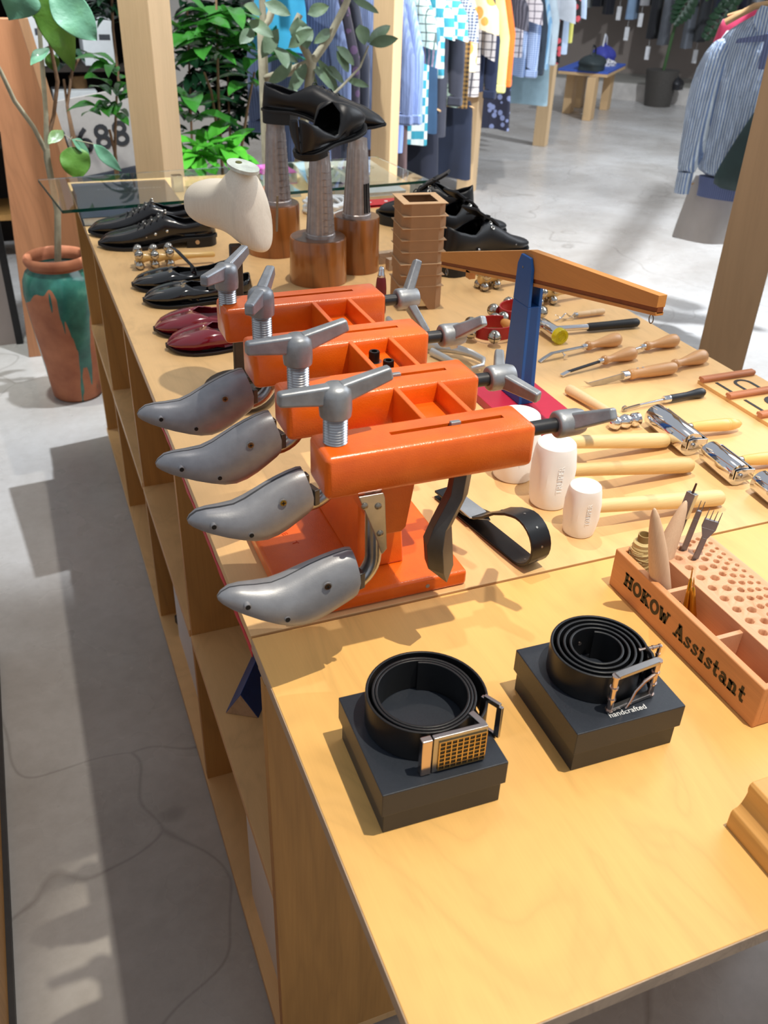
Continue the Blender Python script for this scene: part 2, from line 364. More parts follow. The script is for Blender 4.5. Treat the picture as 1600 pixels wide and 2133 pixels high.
for i, (y0, y1) in enumerate(BY):
    yc = (y0 + y1) / 2
    b = obj('bar', MB().box(((BX0 + BX1) / 2, yc, (BZ0 + BZ1) / 2), (BX1 - BX0, y1 - y0, BZ1 - BZ0)), ORANGE, sx, bev=.006, seg=3)
    sx0, sx1 = ((.130, .252), (.127, .247), (.124, .245), (.122, .238))[i]
    ys_ = yc + .002
    # the slot is cut into the bar
    cut = obj('cutter', MB().box(((sx0 + sx1) / 2, ys_, BZ1), (sx1 - sx0, .0062, .03)), ORANGE)
    cut2 = obj('cutter', MB().box(((sx0 + sx1) / 2, ys_, BZ1), (sx1 - sx0, .0062, .03)), ORANGE)
    m = b.modifiers.new('slot', 'BOOLEAN'); m.object = cut; m.operation = 'DIFFERENCE'; m.solver = 'EXACT'
    dg = bpy.context.evaluated_depsgraph_get(); me = bpy.data.meshes.new_from_object(b.evaluated_get(dg)); b.modifiers.clear(); b.data = me
    me.set_sharp_from_angle(angle=radians(25))
    bpy.data.objects.remove(cut); bpy.data.objects.remove(cut2)
    obj('slot_shade', MB().box(((sx0 + sx1) / 2, ys_, BZ1 - .0146), (sx1 - sx0 - .001, .0056, .001)), DARK, b)  # dark strip on the slot floor stands in for the shade inside
    if i in (0, 1, 2):
        nx = (.199, .187, .128)[i]
        mb = MB(); mb.box((nx, ys_, BZ1 - .0015), (.011, .0055, .009)); obj('slide_stud', mb, CAST, b, bev=.001)
# webs between the bars with a sunk tray and its bolts
for i in range(3):
    ya = BY[i][1]; yb = BY[i + 1][0]; L = yb - ya; ym = (ya + yb) / 2
    for x in ((.176, .227), (.174, .224), (.174, .223))[i]:
        obj('web', MB().box((x, ym, BZ1 - .022), (.0065, L + .012, .042)), ORANGE, sx, bev=.0015)
    obj('tray', MB().box((.2005, ym, BZ1 - .022 - (.004 if i != 1 else 0)), (.05, L + .012, .006)), ORANGE, sx)
HEX = M_((26, 25, 26), .35, .6)
def socket_bolt(x, y, z, par, r=.0065):
    mb = MB(); mb.lathe([(r, 0), (r, .012), (r * .92, .0133), (r * .55, .0133), (r * .5, .008), (0.0002, .008)], (x, y, z), seg=20)
    o = obj('socket_bolt', mb, HEX, par); mb = MB(); mb.cyl((x, y, z - .002), (x, y, z + .0008), r * 1.45); obj('washer', mb, STEEL, o)
socket_bolt(.195, .133, 1.1605, sx); socket_bolt(.201, .103, 1.1605, sx)
for dx, dy in ((-.095, -.10), (.085, -.10)):
    socket_bolt(.163 + dx * .0 + .004, .118 + dy * .3, .9, sx) if False else None
for x, y in ((.098, .013), (.225, .014)):
    mb = MB(); mb.cyl((x, .0086, .911), (x, .0095, .911), .0028, seg=10); obj('paint_chip', mb, ALU, sx)
for i, ch in enumerate('DE T'):
    if ch != ' ': text_obj('cast_letter', ch, .011, M_((200, 66, 22), .4), Matrix.Translation((.083 + .0035 * i, .172 - .012 * i, .9222)) @ Matrix.Rotation(radians(-75), 4, 'Z'), sx, depth=.0003)

def last_half(side, gap):
    st = [(0, 1.0355, 1.0315, .0015), (.03, 1.0395, 1.0275, .0065), (.09, 1.0430, 1.0215, .0120), (.17, 1.0425, 1.0150, .0165), (.28, 1.0400, 1.0065, .0205), (.4, 1.0385, .9985, .0235),
          (.5, 1.0415, .9925, .0245), (.6, 1.0465, .9895, .0240), (.7, 1.0515, .9905, .0225), (.8, 1.0555, .9945, .0212), (.9, 1.0585, 1.0005, .0202), (.97, 1.0600, 1.0065, .0190), (1.0, 1.0590, 1.0100, .0178)]
    rs = []
    for t, zt, zb, w in st:
        h = zt - zb; x = t * .135
        if t > .9: x += .004 * (1 - abs(t - 1) / .1)
        cs = [(0, 1), (.30, .985), (.56, .91), (.78, .77), (.93, .58), (1.0, .38), (.97, .2), (.86, .07), (.66, .0), (0, 0)]
        ring = []
        for a, b in cs:
            xx = x + (.004 * (1 - abs(b - .45) * 2) if t >= .97 else 0)
            ring.append((xx, side * (gap + a * w), zb + h * b))
        rs.append(ring)
    return MB().rings(rs, True)
SCREWHEAD = M_((120, 96, 72), .35, .9)
def make_station(i):
    y0, y1 = BY[i]; yc = (y0 + y1) / 2
    parts = []
    # --- last, hung on a bent tube
    tilt = (0, .13, .15, .13)[i]; tx = (-.049, -.053, -.065, -.066)[i]; dz = (0, .014, .016, .017)[i]; sc = (1.0, .96, 1.05, 1.06)[i]
    ly = (-.086, .036, .166, .302)[i]
    M = Matrix.Translation((tx, ly, 1.033 + dz)) @ Matrix.Rotation(-tilt, 4, 'Y') @ Matrix.Scale(sc, 4) @ Matrix.Translation((0, 0, -1.033))
    near = last_half(-1, .0006); far = last_half(1, (.0012, .003, .0012, .0012)[i])
    near.v = [tuple(M @ Vector(p)) for p in near.v]; far.v = [tuple(M @ Vector(p)) for p in far.v]
    o = obj('shoe_last', near, ALU, sx, smooth=50); o2 = obj('last_half', far, ALU, o, smooth=50)
    for x, z in ((.025, 1.030), (.063, 1.008)):
        a = M @ Vector((x, -.0196 - (.0045 if x > .05 else 0), z)); b = M @ Vector((x, -.012, z))
        mb = MB(); d = (a - b).normalized(); mb.cyl(b, a + d * .0012, .0034, seg=16); obj('rim', mb, ALU, o)
        mb = MB(); mb.cyl(b, a + d * .0016, .0026, seg=16); obj('last_hole', mb, DARK, o)
    a = M @ Vector((.106, -.0205, 1.036)); mb = MB(); mb.cyl(a, a + Vector((0, -.0012, 0)), .0046, seg=18); obj('rim', mb, ALU, o)
    mb = MB(); mb.cyl(a, a + Vector((0, -.002, 0)), .0034, seg=16)
    sc_ = obj('last_screw', mb, SCREWHEAD if i != 1 else M_((190, 160, 70), .3, .9), o)
    mb = MB(); mb.box(a + Vector((0, -.0021, 0)), (.0045, .0006, .0009)); mb.box(a + Vector((0, -.0021, 0)), (.0009, .0006, .0045)); obj('screw_slot', mb, DARK, sc_)
    # tube
    h = M @ Vector((.128, 0, 1.022)); hx, hz = h.x, h.z
    ex = .1165; cy = ly + .004
    pts = [(ex, cy + .01, 1.13), (ex, cy + .006, hz + .05)]
    r = .034
    for k in range(9):
        an = pi / 2 * k / 8; pts.append((ex - r * (1 - cos(an)), cy + .004 * (1 - k / 8), hz + .022 - .034 * sin(an)))
    pts.append((hx - .004, cy, hz - .0125))
    obj('tube', MB().tube(pts, .0088, 14), STEEL, sx)
    # spreader linkage between tube and last
    mb = MB(); mb.box((hx + .008, ly, hz + .004), (.018, .012, .016)); mb.box((hx + .016, ly - .004, hz + .004), (.007, .018, .020), rz=.3); mb.box((hx + .006, ly, hz + .02), (.012, .01, .02), rz=.2)
    obj('spreader', mb, M_((96, 94, 92), .4, .8), sx, bev=.0012)
    # clamp plate with screws
    mb = MB(); mb.prism([(.088, 1.134), (.113, 1.134), (.115, 1.128), (.119, 1.068), (.114, 1.062), (.105, 1.09)], yc - .028 if i == 0 else ly - .006, yc - .024 if i == 0 else ly - .002, ax='y')
    pl = obj('bracket_plate', mb, STEEL, sx, bev=.0006); fy = yc - .028 if i == 0 else ly - .006
    for x, z in ((.094, 1.123), (.108, 1.120), (.111, 1.088)):
        mb = MB(); mb.lathe([(.0036, 0), (.0034, .0012), (.002, .002), (.0001, .0022)], (x, fy, z), (0, -1, 0), 12); obj('plate_screw', mb, M_((150, 140, 126), .3, .9), pl)
    # --- vertical screw with wing handle at the left end
    vx = (.075, .077, .075, .067)[i]; va = radians((2, 4, 62, 48)[i]); hz = (1.207, 1.207, 1.212, 1.198)[i]
    mb = MB(); prof = [(.0112, 1.165)]; z = 1.178
    while z < hz + .004: prof += [(.0118, z), (.0106, z + .0014)]; z += .0028
    prof += [(.0108, hz + .004), (.0108, hz + .01)]
    mb.lathe([(a, b) for a, b in prof], (vx, yc + .003, 0), seg=20); sc_ = obj('screw_rod', mb, STEEL, sx, smooth=25)
    hp = Vector((vx, yc + .003, hz))
    mb = MB(); mb.lathe([(.0118, 0), (.0148, .001), (.0155, .008), (.0152, .022), (.0138, .028), (.010, .0315), (.0001, .0325)], hp, seg=22)
    hb = obj('wing_handle', mb, CAST, sx, smooth=45)
    u = Vector((cos(va), sin(va), 0)); asym = (.0, .0, .0, .0)[i]
    for sgn, rise in ((-1, -.001), (1, .010)):
        mb = MB(); p0 = hp + Vector((0, 0, .0225)) + u * sgn * .006; p1 = hp + Vector((0, 0, .026 + rise)) + u * sgn * .055
        mb.beam(p0, p1, .013, .020, w1=.011, h1=.0135); obj('wing', mb, CAST, hb, bev=.003, seg=3)
    # --- horizontal screw with wing handle at the right end
    hz2 = 1.1615; rx = BX1 - .002; hx2 = (.314, .300, .303, .301)[i]
    mb = MB(); mb.cyl((rx, yc, hz2), (hx2 + .01, yc, hz2), .0078, seg=18); mb.cyl((rx, yc, hz2), (rx + .004, yc, hz2), .0105, seg=18)
    obj('spindle', mb, M_((70, 70, 72), .35, .85), sx)
    mb = MB(); mb.lathe([(.0085, 0), (.0125, .0), (.0142, .0015), (.0148, .006), (.0142, .026), (.0125, .032), (.0001, .033)], (hx2, yc, hz2), (1, 0, 0), 22)
    hb = obj('wing_handle', mb, CAST, sx, smooth=45)
    mb = MB(); mb.lathe([(.0086, -.0003), (.0112, -.0003)], (hx2, yc, hz2), (1, 0, 0), 20, cap=False); 
    an = radians((148, 188, 142, 65)[i])
    for sgn in (-1, 1):
        w = Vector((0, cos(an), sin(an))) * sgn
        p0 = Vector((hx2 + .018, yc, hz2)) + w * .006; p1 = Vector((hx2 + .040, yc, hz2)) + w * .05
        mb = MB(); mb.beam(p0, p1, .019, .013, up=(1, 0, .01), w1=.013, h1=.011)
        obj('wing', mb, CAST, hb, bev=.003, seg=3)
    # --- heel pusher hanging under the bar
    hx3 = .205 - (.0, .004, .006, .006)[i]
    path = [(hx3 + .004, 1.134), (hx3 + .001, 1.102), (hx3 - .015, 1.066), (hx3 - .0175, 1.045), (hx3 - .014, 1.015), (hx3 - .004, .990)]
    wd = [(.017, .015), (.017, .015), (.018, .015), (.026, .019), (.026, .019), (.0015, .004)]
    rs = []
    for (x, z), (a, b_) in zip(path, wd):
        rs.append([(x - a * .55, yc - .003 - b_ * .2, z), (x - a * .1, yc - .003 - b_ * .95, z), (x + a * .55, yc - .003 - b_ * .35, z), (x + a * .5, yc - .003 + b_ * .8, z), (x - a * .4, yc - .003 + b_ * .8, z)])
    obj('heel_pusher', MB().rings(rs), M_((92, 90, 88), .38, .75), sx, smooth=20, bev=.001)
for i in range(4): make_station(i)
rebase(sx, (.163, .128, .9))
# ================================================================= belts on their boxes
CARD_BLK = M_((36, 41, 50), 0.36, var=.15, vs=900, bs_=.25, bscale=1500)
LEATHER = M_((24, 25, 28), 0.36, var=.1, vs=80, bs_=.08, bscale=900, spec=.5)
EDGEP = M_((16, 17, 20), 0.3)
GUNMETAL = M_((172, 168, 166), 0.26, 1.0, var=.05)
NICKEL = M_((206, 186, 176), 0.16, 1.0, var=.05)
GOLD = M_((206, 174, 116), 0.22, 1.0)
def belt_box(cx, cy, label):
    t = thing('gift_box', label, 'box', (cx, cy, T), radians(-1.5), 'square black boxes under the belts')
    obj('base', MB().box((0, 0, .0165), (.116, .120, .033)), CARD_BLK, t, bev=.0006)
    l = obj('lid', MB().box((0, 0, .0400), (.122, .1265, .028)), CARD_BLK, t, bev=.0010); return t
b1 = belt_box(.1035, -.2425, 'square black lidded box nearest the table corner, under the belt with the grid buckle')
b2 = belt_box(.3025, -.2385, 'square black lidded box with white handcrafted print, beside the tool organizer')
text_obj('printed_word', 'handcrafted', .0088, M_((226, 226, 226), .5), Matrix.Translation((.0015, -.0515, .0542)), b2, depth=.0001)
def belt(name, label, c, z, rin, wraps, rout_f, a_end, inner_a, w=.036, th=.0032, extra=None, hooks=()):
    t = thing(name, label, 'belt', (c[0], c[1], z), 0, 'coiled belts on black boxes')
    pts = []; n = int(wraps * 56)
    for i in range(n + 1):
        f = i / n; a = inner_a - f * wraps * 2 * pi; r = rout_f(f, a)
        pts.append((r * cos(a), r * sin(a), w / 2))
    if extra: pts = extra[0] + pts + extra[1]
    s = obj('strap', MB().ribbon(pts, (0, 0, 1), w, th), LEATHER, t, bev=.0009, smooth=35); return t, pts
# near belt: three tight turns and a loose outer end that runs to the grid buckle
def r1(f, a): return .0415 + .0105 * f + (.0075 * (1 - cos((f - .70) / .30 * pi)) / 2 if f > .70 else 0)
ZB = T + .0543
a_end = radians(-58)
t1, p1 = belt('belt', 'coiled black leather belt with silver and gold grid plate buckle', (.1085, -.233), ZB, .0425, 3.35, r1, 0, radians(-52 + 3.35 * 360), th=.0026, extra=([(.012 - .046, .038, .018), (-.040, .022, .018), (-.0395, .006, .018)][:0], []))
mb = MB(); mb.ribbon([(.0225, -.0375, .018), (.004, -.043, .018)][:2], (0, 0, 1), .03, .002)
# plate buckle
M1 = Matrix.Translation((.1105 - .1085, -.2935 + .233, 0)) @ Matrix.Rotation(radians(-2), 4, 'Z')
mb = MB(); mb.box((.0065 - .0, 0, .0215), (.052, .0055, .043), M=M1); bk = obj('buckle_plate', mb, GUNMETAL, t1, bev=.0008)
mb = MB(); mb.box((-.0255, 0, .0215), (.010, .0075, .0425), M=M1); obj('side_bar', mb, NICKEL, bk, bev=.0012)
# gold grid over black windows: 8 columns, 7 rows
mb = MB(); mb.box((.0085, -.0031, .0205), (.0455, .0010, .0345), M=M1); obj('black_inlay', mb, M_((20, 20, 22), .25), bk)
mb = MB(); x0, x1, z0, z1 = -.014, .0310, .0035, .0375
for i in range(9): mb.box((x0 + (x1 - x0) * i / 8, -.0038, (z0 + z1) / 2), (.0009, .0012, z1 - z0 + .001), M=M1)
for j in range(8): mb.box(((x0 + x1) / 2, -.0038, z0 + (z1 - z0) * j / 7), (x1 - x0 + .001, .0012, .0008), M=M1)
obj('gold_grid', mb, GOLD, bk)
mb = MB(); mb.beam(M1 @ Vector((.0295, .002, .041)), M1 @ Vector((.0245, .018, .041)), .006, .004); mb.beam(M1 @ Vector((.0245, .018, .041)), M1 @ Vector((.0245, .018, .010)), .004, .004); obj('hinge_arm', mb, GUNMETAL, bk, bev=.0004)
# keeper loop
mb = MB(); kc = Vector((.0525, -.035, .0185)); kd = Vector((.45, -.9, 0)).normalized(); kn = Vector((.9, .45, 0)).normalized()
for a, b in (((-.009, -.019), (.009, -.019)), ((.009, -.019), (.009, .019)), ((.009, .019), (-.009, .019)), ((-.009, .019), (-.009, -.019))):
    pa = kc + kd * a[0] * 1.0 + Vector((0, 0, a[1])) + kn * .002; pb = kc + kd * b[0] + Vector((0, 0, b[1])) + kn * .002
    mb.beam(pa, pb, .006, .0035, up=(kn.x, kn.y, .01))
obj('keeper_loop', mb, GUNMETAL, t1, bev=.0006)
# far belt: tighter coil, open column buckle
def r2(f, a): return .0225 + .0270 * f
t2, p2 = belt('belt', 'tightly coiled black leather belt with open silver frame buckle', (.3010, -.2310), ZB, .0235, 4.3, r2, 0, radians(-40 + 4.3 * 360), w=.035, th=.0028)
mb = MB(); mb.lathe([(.0022, 0), (.0022, .0014), (.0008, .0014)], (-.006, .0225, .022), (0.1, -1, 0), 12); obj('eyelet', mb, NICKEL, t2)
fl = Vector((-.0165, -.0535, 0)); fr = Vector((.0345, -.0485, 0)); up = Vector((0, 0, .046)); lo = Vector((0, 0, .003))
fdir = (fr - fl).normalized()
def column(mb, p0, p1, r):
    mb.tube([p0, p0.lerp(p1, .5), p1], r, 10); n = 3
    for k in range(n + 1):
        q = p0.lerp(p1, k / n); d = (p1 - p0).normalized() * .0009
        mb.cyl(q - d, q + d, r * 1.35, seg=12)
for q_ in (fl, fr): mb = MB(); column(mb, q_ + lo, q_ + up, .0032); fb = obj('buckle_post', mb, NICKEL, t2)
for h_, w_ in ((up, .0075), (lo, .006)): mb = MB(); mb.beam(fl + h_, fr + h_, w_, .0045); obj('cross_bar', mb, GUNMETAL, t2, bev=.0008)
mb = MB(); mb.tube([fl + fdir * .016 + Vector((0, -.006, .003)), fl + fdir * .021 + Vector((0, -.005, .010)), fl + fdir * .026 + Vector((0, -.004, .020)), fl + fdir * .036 + Vector((0, -.003, .027)), fr + Vector((-.001, -.002, .031))], [.0012, .0014, .0018, .0018, .0018], 8); obj('prong', mb, NICKEL, t2)
mb = MB(); q0 = Vector((.036, -.019, .034)); q1 = Vector((.058, -.022, .036)); q2 = Vector((.0575, -.022, .006)); q3 = Vector((.038, -.020, .004))
column(mb, q0, q1, .0019); column(mb, q1, q2, .0019); column(mb, q2, q3, .0016); obj('keeper_loop', mb, NICKEL, t2)
mb = MB(); mb.ribbon([fr + Vector((-.001, .001, .0245)), Vector((.040, -.033, .0245)), Vector((.0445, -.018, .0205)), Vector((.047, -.008, .019))][:3], (0, 0, 1), .033, .003); obj('strap_end', mb, LEATHER, t2, bev=.0006)

# ================================================================= tool organizer with its tools
OW = wood((214, 150, 98), .9, 'y', 2.5, .5, 4, 'beech_organizer', bmp=.04); OWL = wood((222, 168, 130), .92, 'y', 2.5, .55, 4, 'beech_pale', bmp=.04)
INKB = M_((48, 42, 26), .6, var=.1)
og = thing('tool_organizer', 'pinkish beech tool organizer with bold black lettering, drilled holes and compartments', 'tool holder')
ox0, ox1, oy0, oy1, oz0, oz1 = .4515, .588, -.3125, -.049, .9, .9545
f_ = obj('front_wall', MB().box((ox0 + .0045, (oy0 + oy1) / 2, (oz0 + oz1) / 2), (.009, oy1 - oy0, oz1 - oz0)), OW, og, bev=.0018)
obj('floor_board', MB().box(((ox0 + .507) / 2 + .003, (oy0 + oy1) / 2, .903), (.507 - ox0 - .006, oy1 - oy0 - .012, .006)), OW, og)
for y in (oy0 + .004, oy1 - .004): obj('end_wall', MB().box(((ox0 + .504) / 2 + .003, y, .9275), (.504 - ox0 - .006, .008, .053)), OW, og, bev=.001)
for y in (-.137, -.2245): obj('compartment_divider', MB().box(((ox0 + .504) / 2 + .003, y, .925), (.504 - ox0 - .012, .006, .046)), OWL, og, bev=.0008)
obj('rail', MB().box((.503, (oy0 + oy1) / 2, .927), (.008, oy1 - oy0, .053)), OWL, og, bev=.001)
# drilled block: holes modelled as dark bores in the top
blk = obj('drilled_block', MB().box(((.507 + ox1) / 2, (oy0 + oy1) / 2, (oz0 + .9515) / 2), (ox1 - .507, oy1 - oy0, .0515)), OWL, og, bev=.0015)
holes = []
for k in range(12): holes.append((.5165, -.067 - .0213 * k, .0050))
for k in range(12): holes.append((.5325, -.073 - .0213 * k, .0052))
for k in range(15): holes.append((.5465, -.068 - .0164 * k, .0042))
for k in range(16): holes.append((.5570, -.064 - .0152 * k, .0037))
for k in range(18): holes.append((.5668, -.062 - .0138 * k, .0031))
for k in range(20): holes.append((.5762, -.062 - .0125 * k, .0026))
cm = MB()
for x, y, r in holes:
    if y > oy0 + .008: cm.cyl((x, y, .903), (x, y, .97), r, seg=16)
cut = obj('cutter', cm, OWL, smooth=0)
m = blk.modifiers.new('holes', 'BOOLEAN'); m.object = cut; m.operation = 'DIFFERENCE'; m.solver = 'EXACT'
blk.modifiers.move(1, 0) if len(blk.modifiers) > 1 else None
dg = bpy.context.evaluated_depsgraph_get(); me = bpy.data.meshes.new_from_object(blk.evaluated_get(dg)); blk.modifiers.clear(); blk.data = me
me.set_sharp_from_angle(angle=radians(30)); bpy.data.objects.remove(cut)
MF = Matrix(((0, 0, -1, 0), (-1, 0, 0, 0), (0, 1, 0, 0), (0, 0, 0, 1)))   # text x -> world -y, text y -> world z, normal -> -x
def slab_text(body, y, z, cap, depth, pitch=1.0, name='lettering'):
    """slab serif lettering made of strokes; x to the right, y up, cap height 1"""
    S = .275
    def st(mb, *pts, w=S): 
        rs = [Vector((p[0], p[1], 0)) for p in pts]; mb.ribbon(rs, (0, 0, 1), .02, w)
    def sf(mb, x, y, l=.42): mb.box((x, y, 0), (l, .13, .02))
    def ring(mb, cx, cy, rx, ry, a0=0, a1=360, w=S):
        st(mb, *[(cx + rx * cos(radians(a0 + (a1 - a0) * k / 22)), cy + ry * sin(radians(a0 + (a1 - a0) * k / 22))) for k in range(23)], w=w)
    def glyph(mb, c):
        if c == 'H': st(mb, (.2, 0), (.2, 1)); st(mb, (.7, 0), (.7, 1)); st(mb, (.2, .5), (.7, .5), w=.17); [sf(mb, x, y) for x in (.2, .7) for y in (.065, .935)]; return .98
        if c == 'O': ring(mb, .44, .5, .34, .43, w=.23); return .96
        if c == 'K': st(mb, (.2, 0), (.2, 1)); st(mb, (.25, .42), (.66, .93), w=.17); st(mb, (.36, .5), (.72, .06)); [sf(mb, x, y) for x, y in ((.2, .065), (.2, .935), (.68, .935), (.74, .065))]; return .98
        if c == 'W': st(mb, (.12, .95), (.32, .06)); st(mb, (.32, .06), (.5, .75), w=.15); st(mb, (.5, .75), (.68, .06)); st(mb, (.68, .06), (.88, .95), w=.15); [sf(mb, x, .935, .34) for x in (.13, .87)]; return 1.06
        if c == 'A': st(mb, (.16, .05), (.42, .95), w=.15); st(mb, (.42, .95), (.70, .05)); st(mb, (.26, .34), (.6, .34), w=.13); [sf(mb, x, .065, .36) for x in (.16, .70)]; sf(mb, .40, .935, .26); return .92
        if c == 's': st(mb, (.52, .56), (.40, .63), (.26, .62), (.17, .52), (.25, .42), (.42, .33), (.53, .23), (.46, .10), (.3, .06), (.13, .13), w=.15); st(mb, (.53, .66), (.53, .48), w=.1); st(mb, (.12, .22), (.12, .04), w=.1); return .68
        if c == 'i': st(mb, (.26, 0), (.26, .66)); sf(mb, .26, .065, .42); sf(mb, .17, .6, .24); mb.box((.26, .86, 0), (.23, .2, .02)); return .54
        if c == 't': st(mb, (.24, .95), (.24, .2), (.32, .08), (.48, .1), w=.19); sf(mb, .27, .6, .46); return .58
        if c == 'a': st(mb, (.14, .52), (.24, .62), (.42, .60), (.50, .48), (.50, .05), w=.17); ring(mb, .30, .22, .16, .15, w=.15); sf(mb, .58, .065, .2); return .76
        if c == 'n': st(mb, (.2, 0), (.2, .66)); st(mb, (.22, .48), (.36, .60), (.52, .56), (.56, .42), (.56, .05), w=.19); [sf(mb, x, .065, .34) for x in (.2, .57)]; sf(mb, .12, .6, .22); return .82
        return .4
    x = 0
    for c in body:
        mb = MB(); adv = glyph(mb, c)
        M = Matrix.Translation((ox0 - depth / 2, y, z)) @ MF @ Matrix.Scale(cap, 4) @ Matrix.Translation((x, 0, 0))
        mb.v = [tuple(M @ Vector(p)) for p in mb.v]
        o = obj('letter', mb, INKB, og, smooth=0); x += adv * pitch
slab_text('HOKOW', -.0765, .9190, .0182, .0006, .98); slab_text('Assistant', -.1750, .9175, .0198, .0006, .96)
rebase(og, (.519, -.181, .9))
BEECH = wood((214, 182, 152), .93, 'z', 3, .55, 3, 'beech_turned', bmp=.03)
GR = 'turned wooden slickers in the organizer'
def slicker(p0, p1, label):
    t = thing('wooden_slicker', label, 'burnisher', p0, 0, GR); d = Vector(p1) - Vector(p0); L = d.length
    mb = MB(); prof = [(.0108, 0), (.0122, .002), (.0122, .006), (.0112, .008), (.0122, .0095), (.0124, .02), (.0120, L * .4), (.0106, L * .6), (.0082, L * .78), (.0050, L * .92), (.0022, L * .985), (.0004, L)]
    mb.lathe(prof, (0, 0, 0), d, 22); obj('body', mb, BEECH, t, smooth=60); return t
slicker((.4835, -.1150, .907), PY(545 / 4.103 + 1230, 240 / 4.103 + 1000, -.118), 'pale pointed wooden slicker standing nearest the black lettering')
slicker((.4860, -.0860, .907), (.5240, -.0700, 1.022), 'pale pointed wooden slicker leaning behind the upright one')
# thread spool
t = thing('thread_spool', 'spool of cream waxed thread on a cardboard tube in the organizer corner', 'thread', (.4770, -.0660, .9065))
mb = MB(); mb.lathe([(.0080, 0), (.0080, .074), (.0066, .074), (.0066, .004)], seg=20); obj('tube', mb, M_((150, 124, 78), .8), t)
mb = MB(); prof = []
for k in range(30): prof.append((.0132 + .0004 * sin(k * 2.1) - (.003 if k in (0, 29) else 0) - .00004 * max(0, k - 18) ** 1.6, .004 + .0021 * k))
mb.lathe(prof, seg=24, cap=True); obj('wound_thread', mb, M_((204, 182, 128), .7, bs_=.4, bscale=500), t, smooth=20)
mb = MB(); random.seed(3)
for k in range(7):
    a0 = random.random() * 6; z0 = .030 + random.random() * .025; dz = random.uniform(-.012, .012)
    mb.tube([(.0139 * cos(a0 + s * .35), .0139 * sin(a0 + s * .35), z0 + dz * s / 8) for s in range(9)], .0005, 5)
obj('loose_strands', mb, M_((214, 194, 140), .7), t)
# pricking irons and punch standing in the holes
DGREY = M_((132, 130, 136), .42, .8, var=.1); DST = M_((98, 96, 96), .3, .85, var=.15)
def iron(base, top, n, label, w0=.0062, w1=.0062, name='pricking_iron'):
    t = thing(name, label, 'punch', base, 0, 'steel punches standing in the organizer holes'); d = Vector(top) - Vector(base); L = d.length
    u = Vector((.80, -.60, 0)).normalized(); dd = d.normalized(); up_ = u.cross(dd)
    mb = MB(); mb.beam((0, 0, 0), dd * L * .60, w0, .0062, up=up_); mb.beam(dd * L * .60, dd * L * .74, w0, .0062, up=up_, w1=w1, h1=.005); mb.beam(dd * L * .74, dd * L * .86, w1, .005, up=up_, h1=.004)
    obj('shank', mb, DGREY, t, bev=.0004); sx_ = dd.cross(up_).normalized()
    for k in range(n):
        o = sx_ * ((k - (n - 1) / 2) * (w1 - .0015) / max(1, n - 1)); mb = MB(); mb.beam(dd * L * .86 + o, dd * L + o, .0011, .0016, up=up_, w1=.0006, h1=.001); obj('tooth', mb, DGREY, t)
    return t
fz = .925
def topx(u, v, y): return PY(1230 + u / 4.103, 1000 + v / 4.103, y)
iron((.5325, -.0735, fz), topx(965, 180, -.078), 2, 'grey pricking iron with two narrow teeth standing in the organizer')
iron((.5325, -.0948, fz), topx(1075, 262, -.095), 4, 'grey pricking iron with four wide teeth standing in the organizer', w1=.0170)
t = thing('hole_punch', 'dark steel punch with shiny square head and pin standing in the organizer', 'punch', (.5165, -.067, fz), 0); tp = topx(880, 95, -.062) - Vector((.5165, -.067, fz)); dd = tp.normalized(); L = tp.length
mb = MB(); mb.tube([(0, 0, 0), dd * L * .35, dd * L * .7], [.0045, .006, .0062], 10); obj('shank', mb, DST, t)
mb = MB(); mb.beam(dd * L * .66, dd * L * .98, .0125, .0085, up=(1, .3, 0)); h = obj('head', mb, STEEL, t, bev=.0006)
mb = MB(); mb.cyl(dd * L * .96, dd * L * 1.10, .0017, .0012, seg=8); obj('pin', mb, M_((96, 70, 60), .4, .7), h)
# brass tools in the middle compartment and a wooden handle in the near one
BRASS = M_((206, 166, 70), .2, 1.0, var=.06)
def brass_tool(p0, p1, r, lab, ring=False):
    t = thing('brass_awl', lab, 'awl', p0, 0, 'brass tools in the organizer compartment'); d = Vector(p1) - Vector(p0); L = d.length
    mb = MB(); mb.lathe([(r * .8, 0), (r, .004), (r, L * .35), (r * .9, L * .38), (r * .45, L * .78), (r * .3, L * .82)], (0, 0, 0), d, 14); obj('ferrule', mb, BRASS, t, smooth=50)
    mb = MB(); dd = d.normalized(); mb.lathe([(.0009, L * .8), (.0009, L * .93), (.0002, L)], (0, 0, 0), d, 8); obj('needle', mb, GOLD, t); return t
brass_tool((.4790, -.1610, .907), topx(875, 745, -.150), .0045, 'brass awl with its needle point up, leftmost in the middle compartment')
brass_tool((.4850, -.1700, .907), topx(885, 830, -.158), .0048, 'brass awl leaning on its wooden handle in the middle compartment')
t = thing('brass_nut_driver', 'short brass driver with silver cross top lying in the middle compartment', 'driver', (.4720, -.1500, .907)); d = Vector((.003, .004, .026))
mb = MB(); mb.lathe([(.0058, 0), (.0066, .004), (.0066, .022), (.0056, .026)], (0, 0, 0), d, 16); obj('body', mb, BRASS, t)
mb = MB(); mb.sphere(d * 1.0, .0055, 14, (1, 1, .5)); tpc = obj('silver_top', mb, CHROME, t)
mb = MB(); mb.box(d + Vector((0, 0, .0028)), (.009, .0008, .0008)); mb.box(d + Vector((0, 0, .0028)), (.0008, .009, .0008)); obj('cross_slot', mb, DARK, tpc)
t = thing('wooden_tool_handle', 'orange brown turned wooden handle lying in the near compartment', 'tool handle', (.478, -.262, .9185))
mb = MB(); mb.lathe([(.0001, 0), (.006, .001), (.0075, .006), (.0060, .013), (.0058, .018), (.0090, .024), (.0105, .034), (.0095, .043), (.0050, .048), (.0001, .049)], (-.006, .026, 0), (.22, -1, .05), 18)
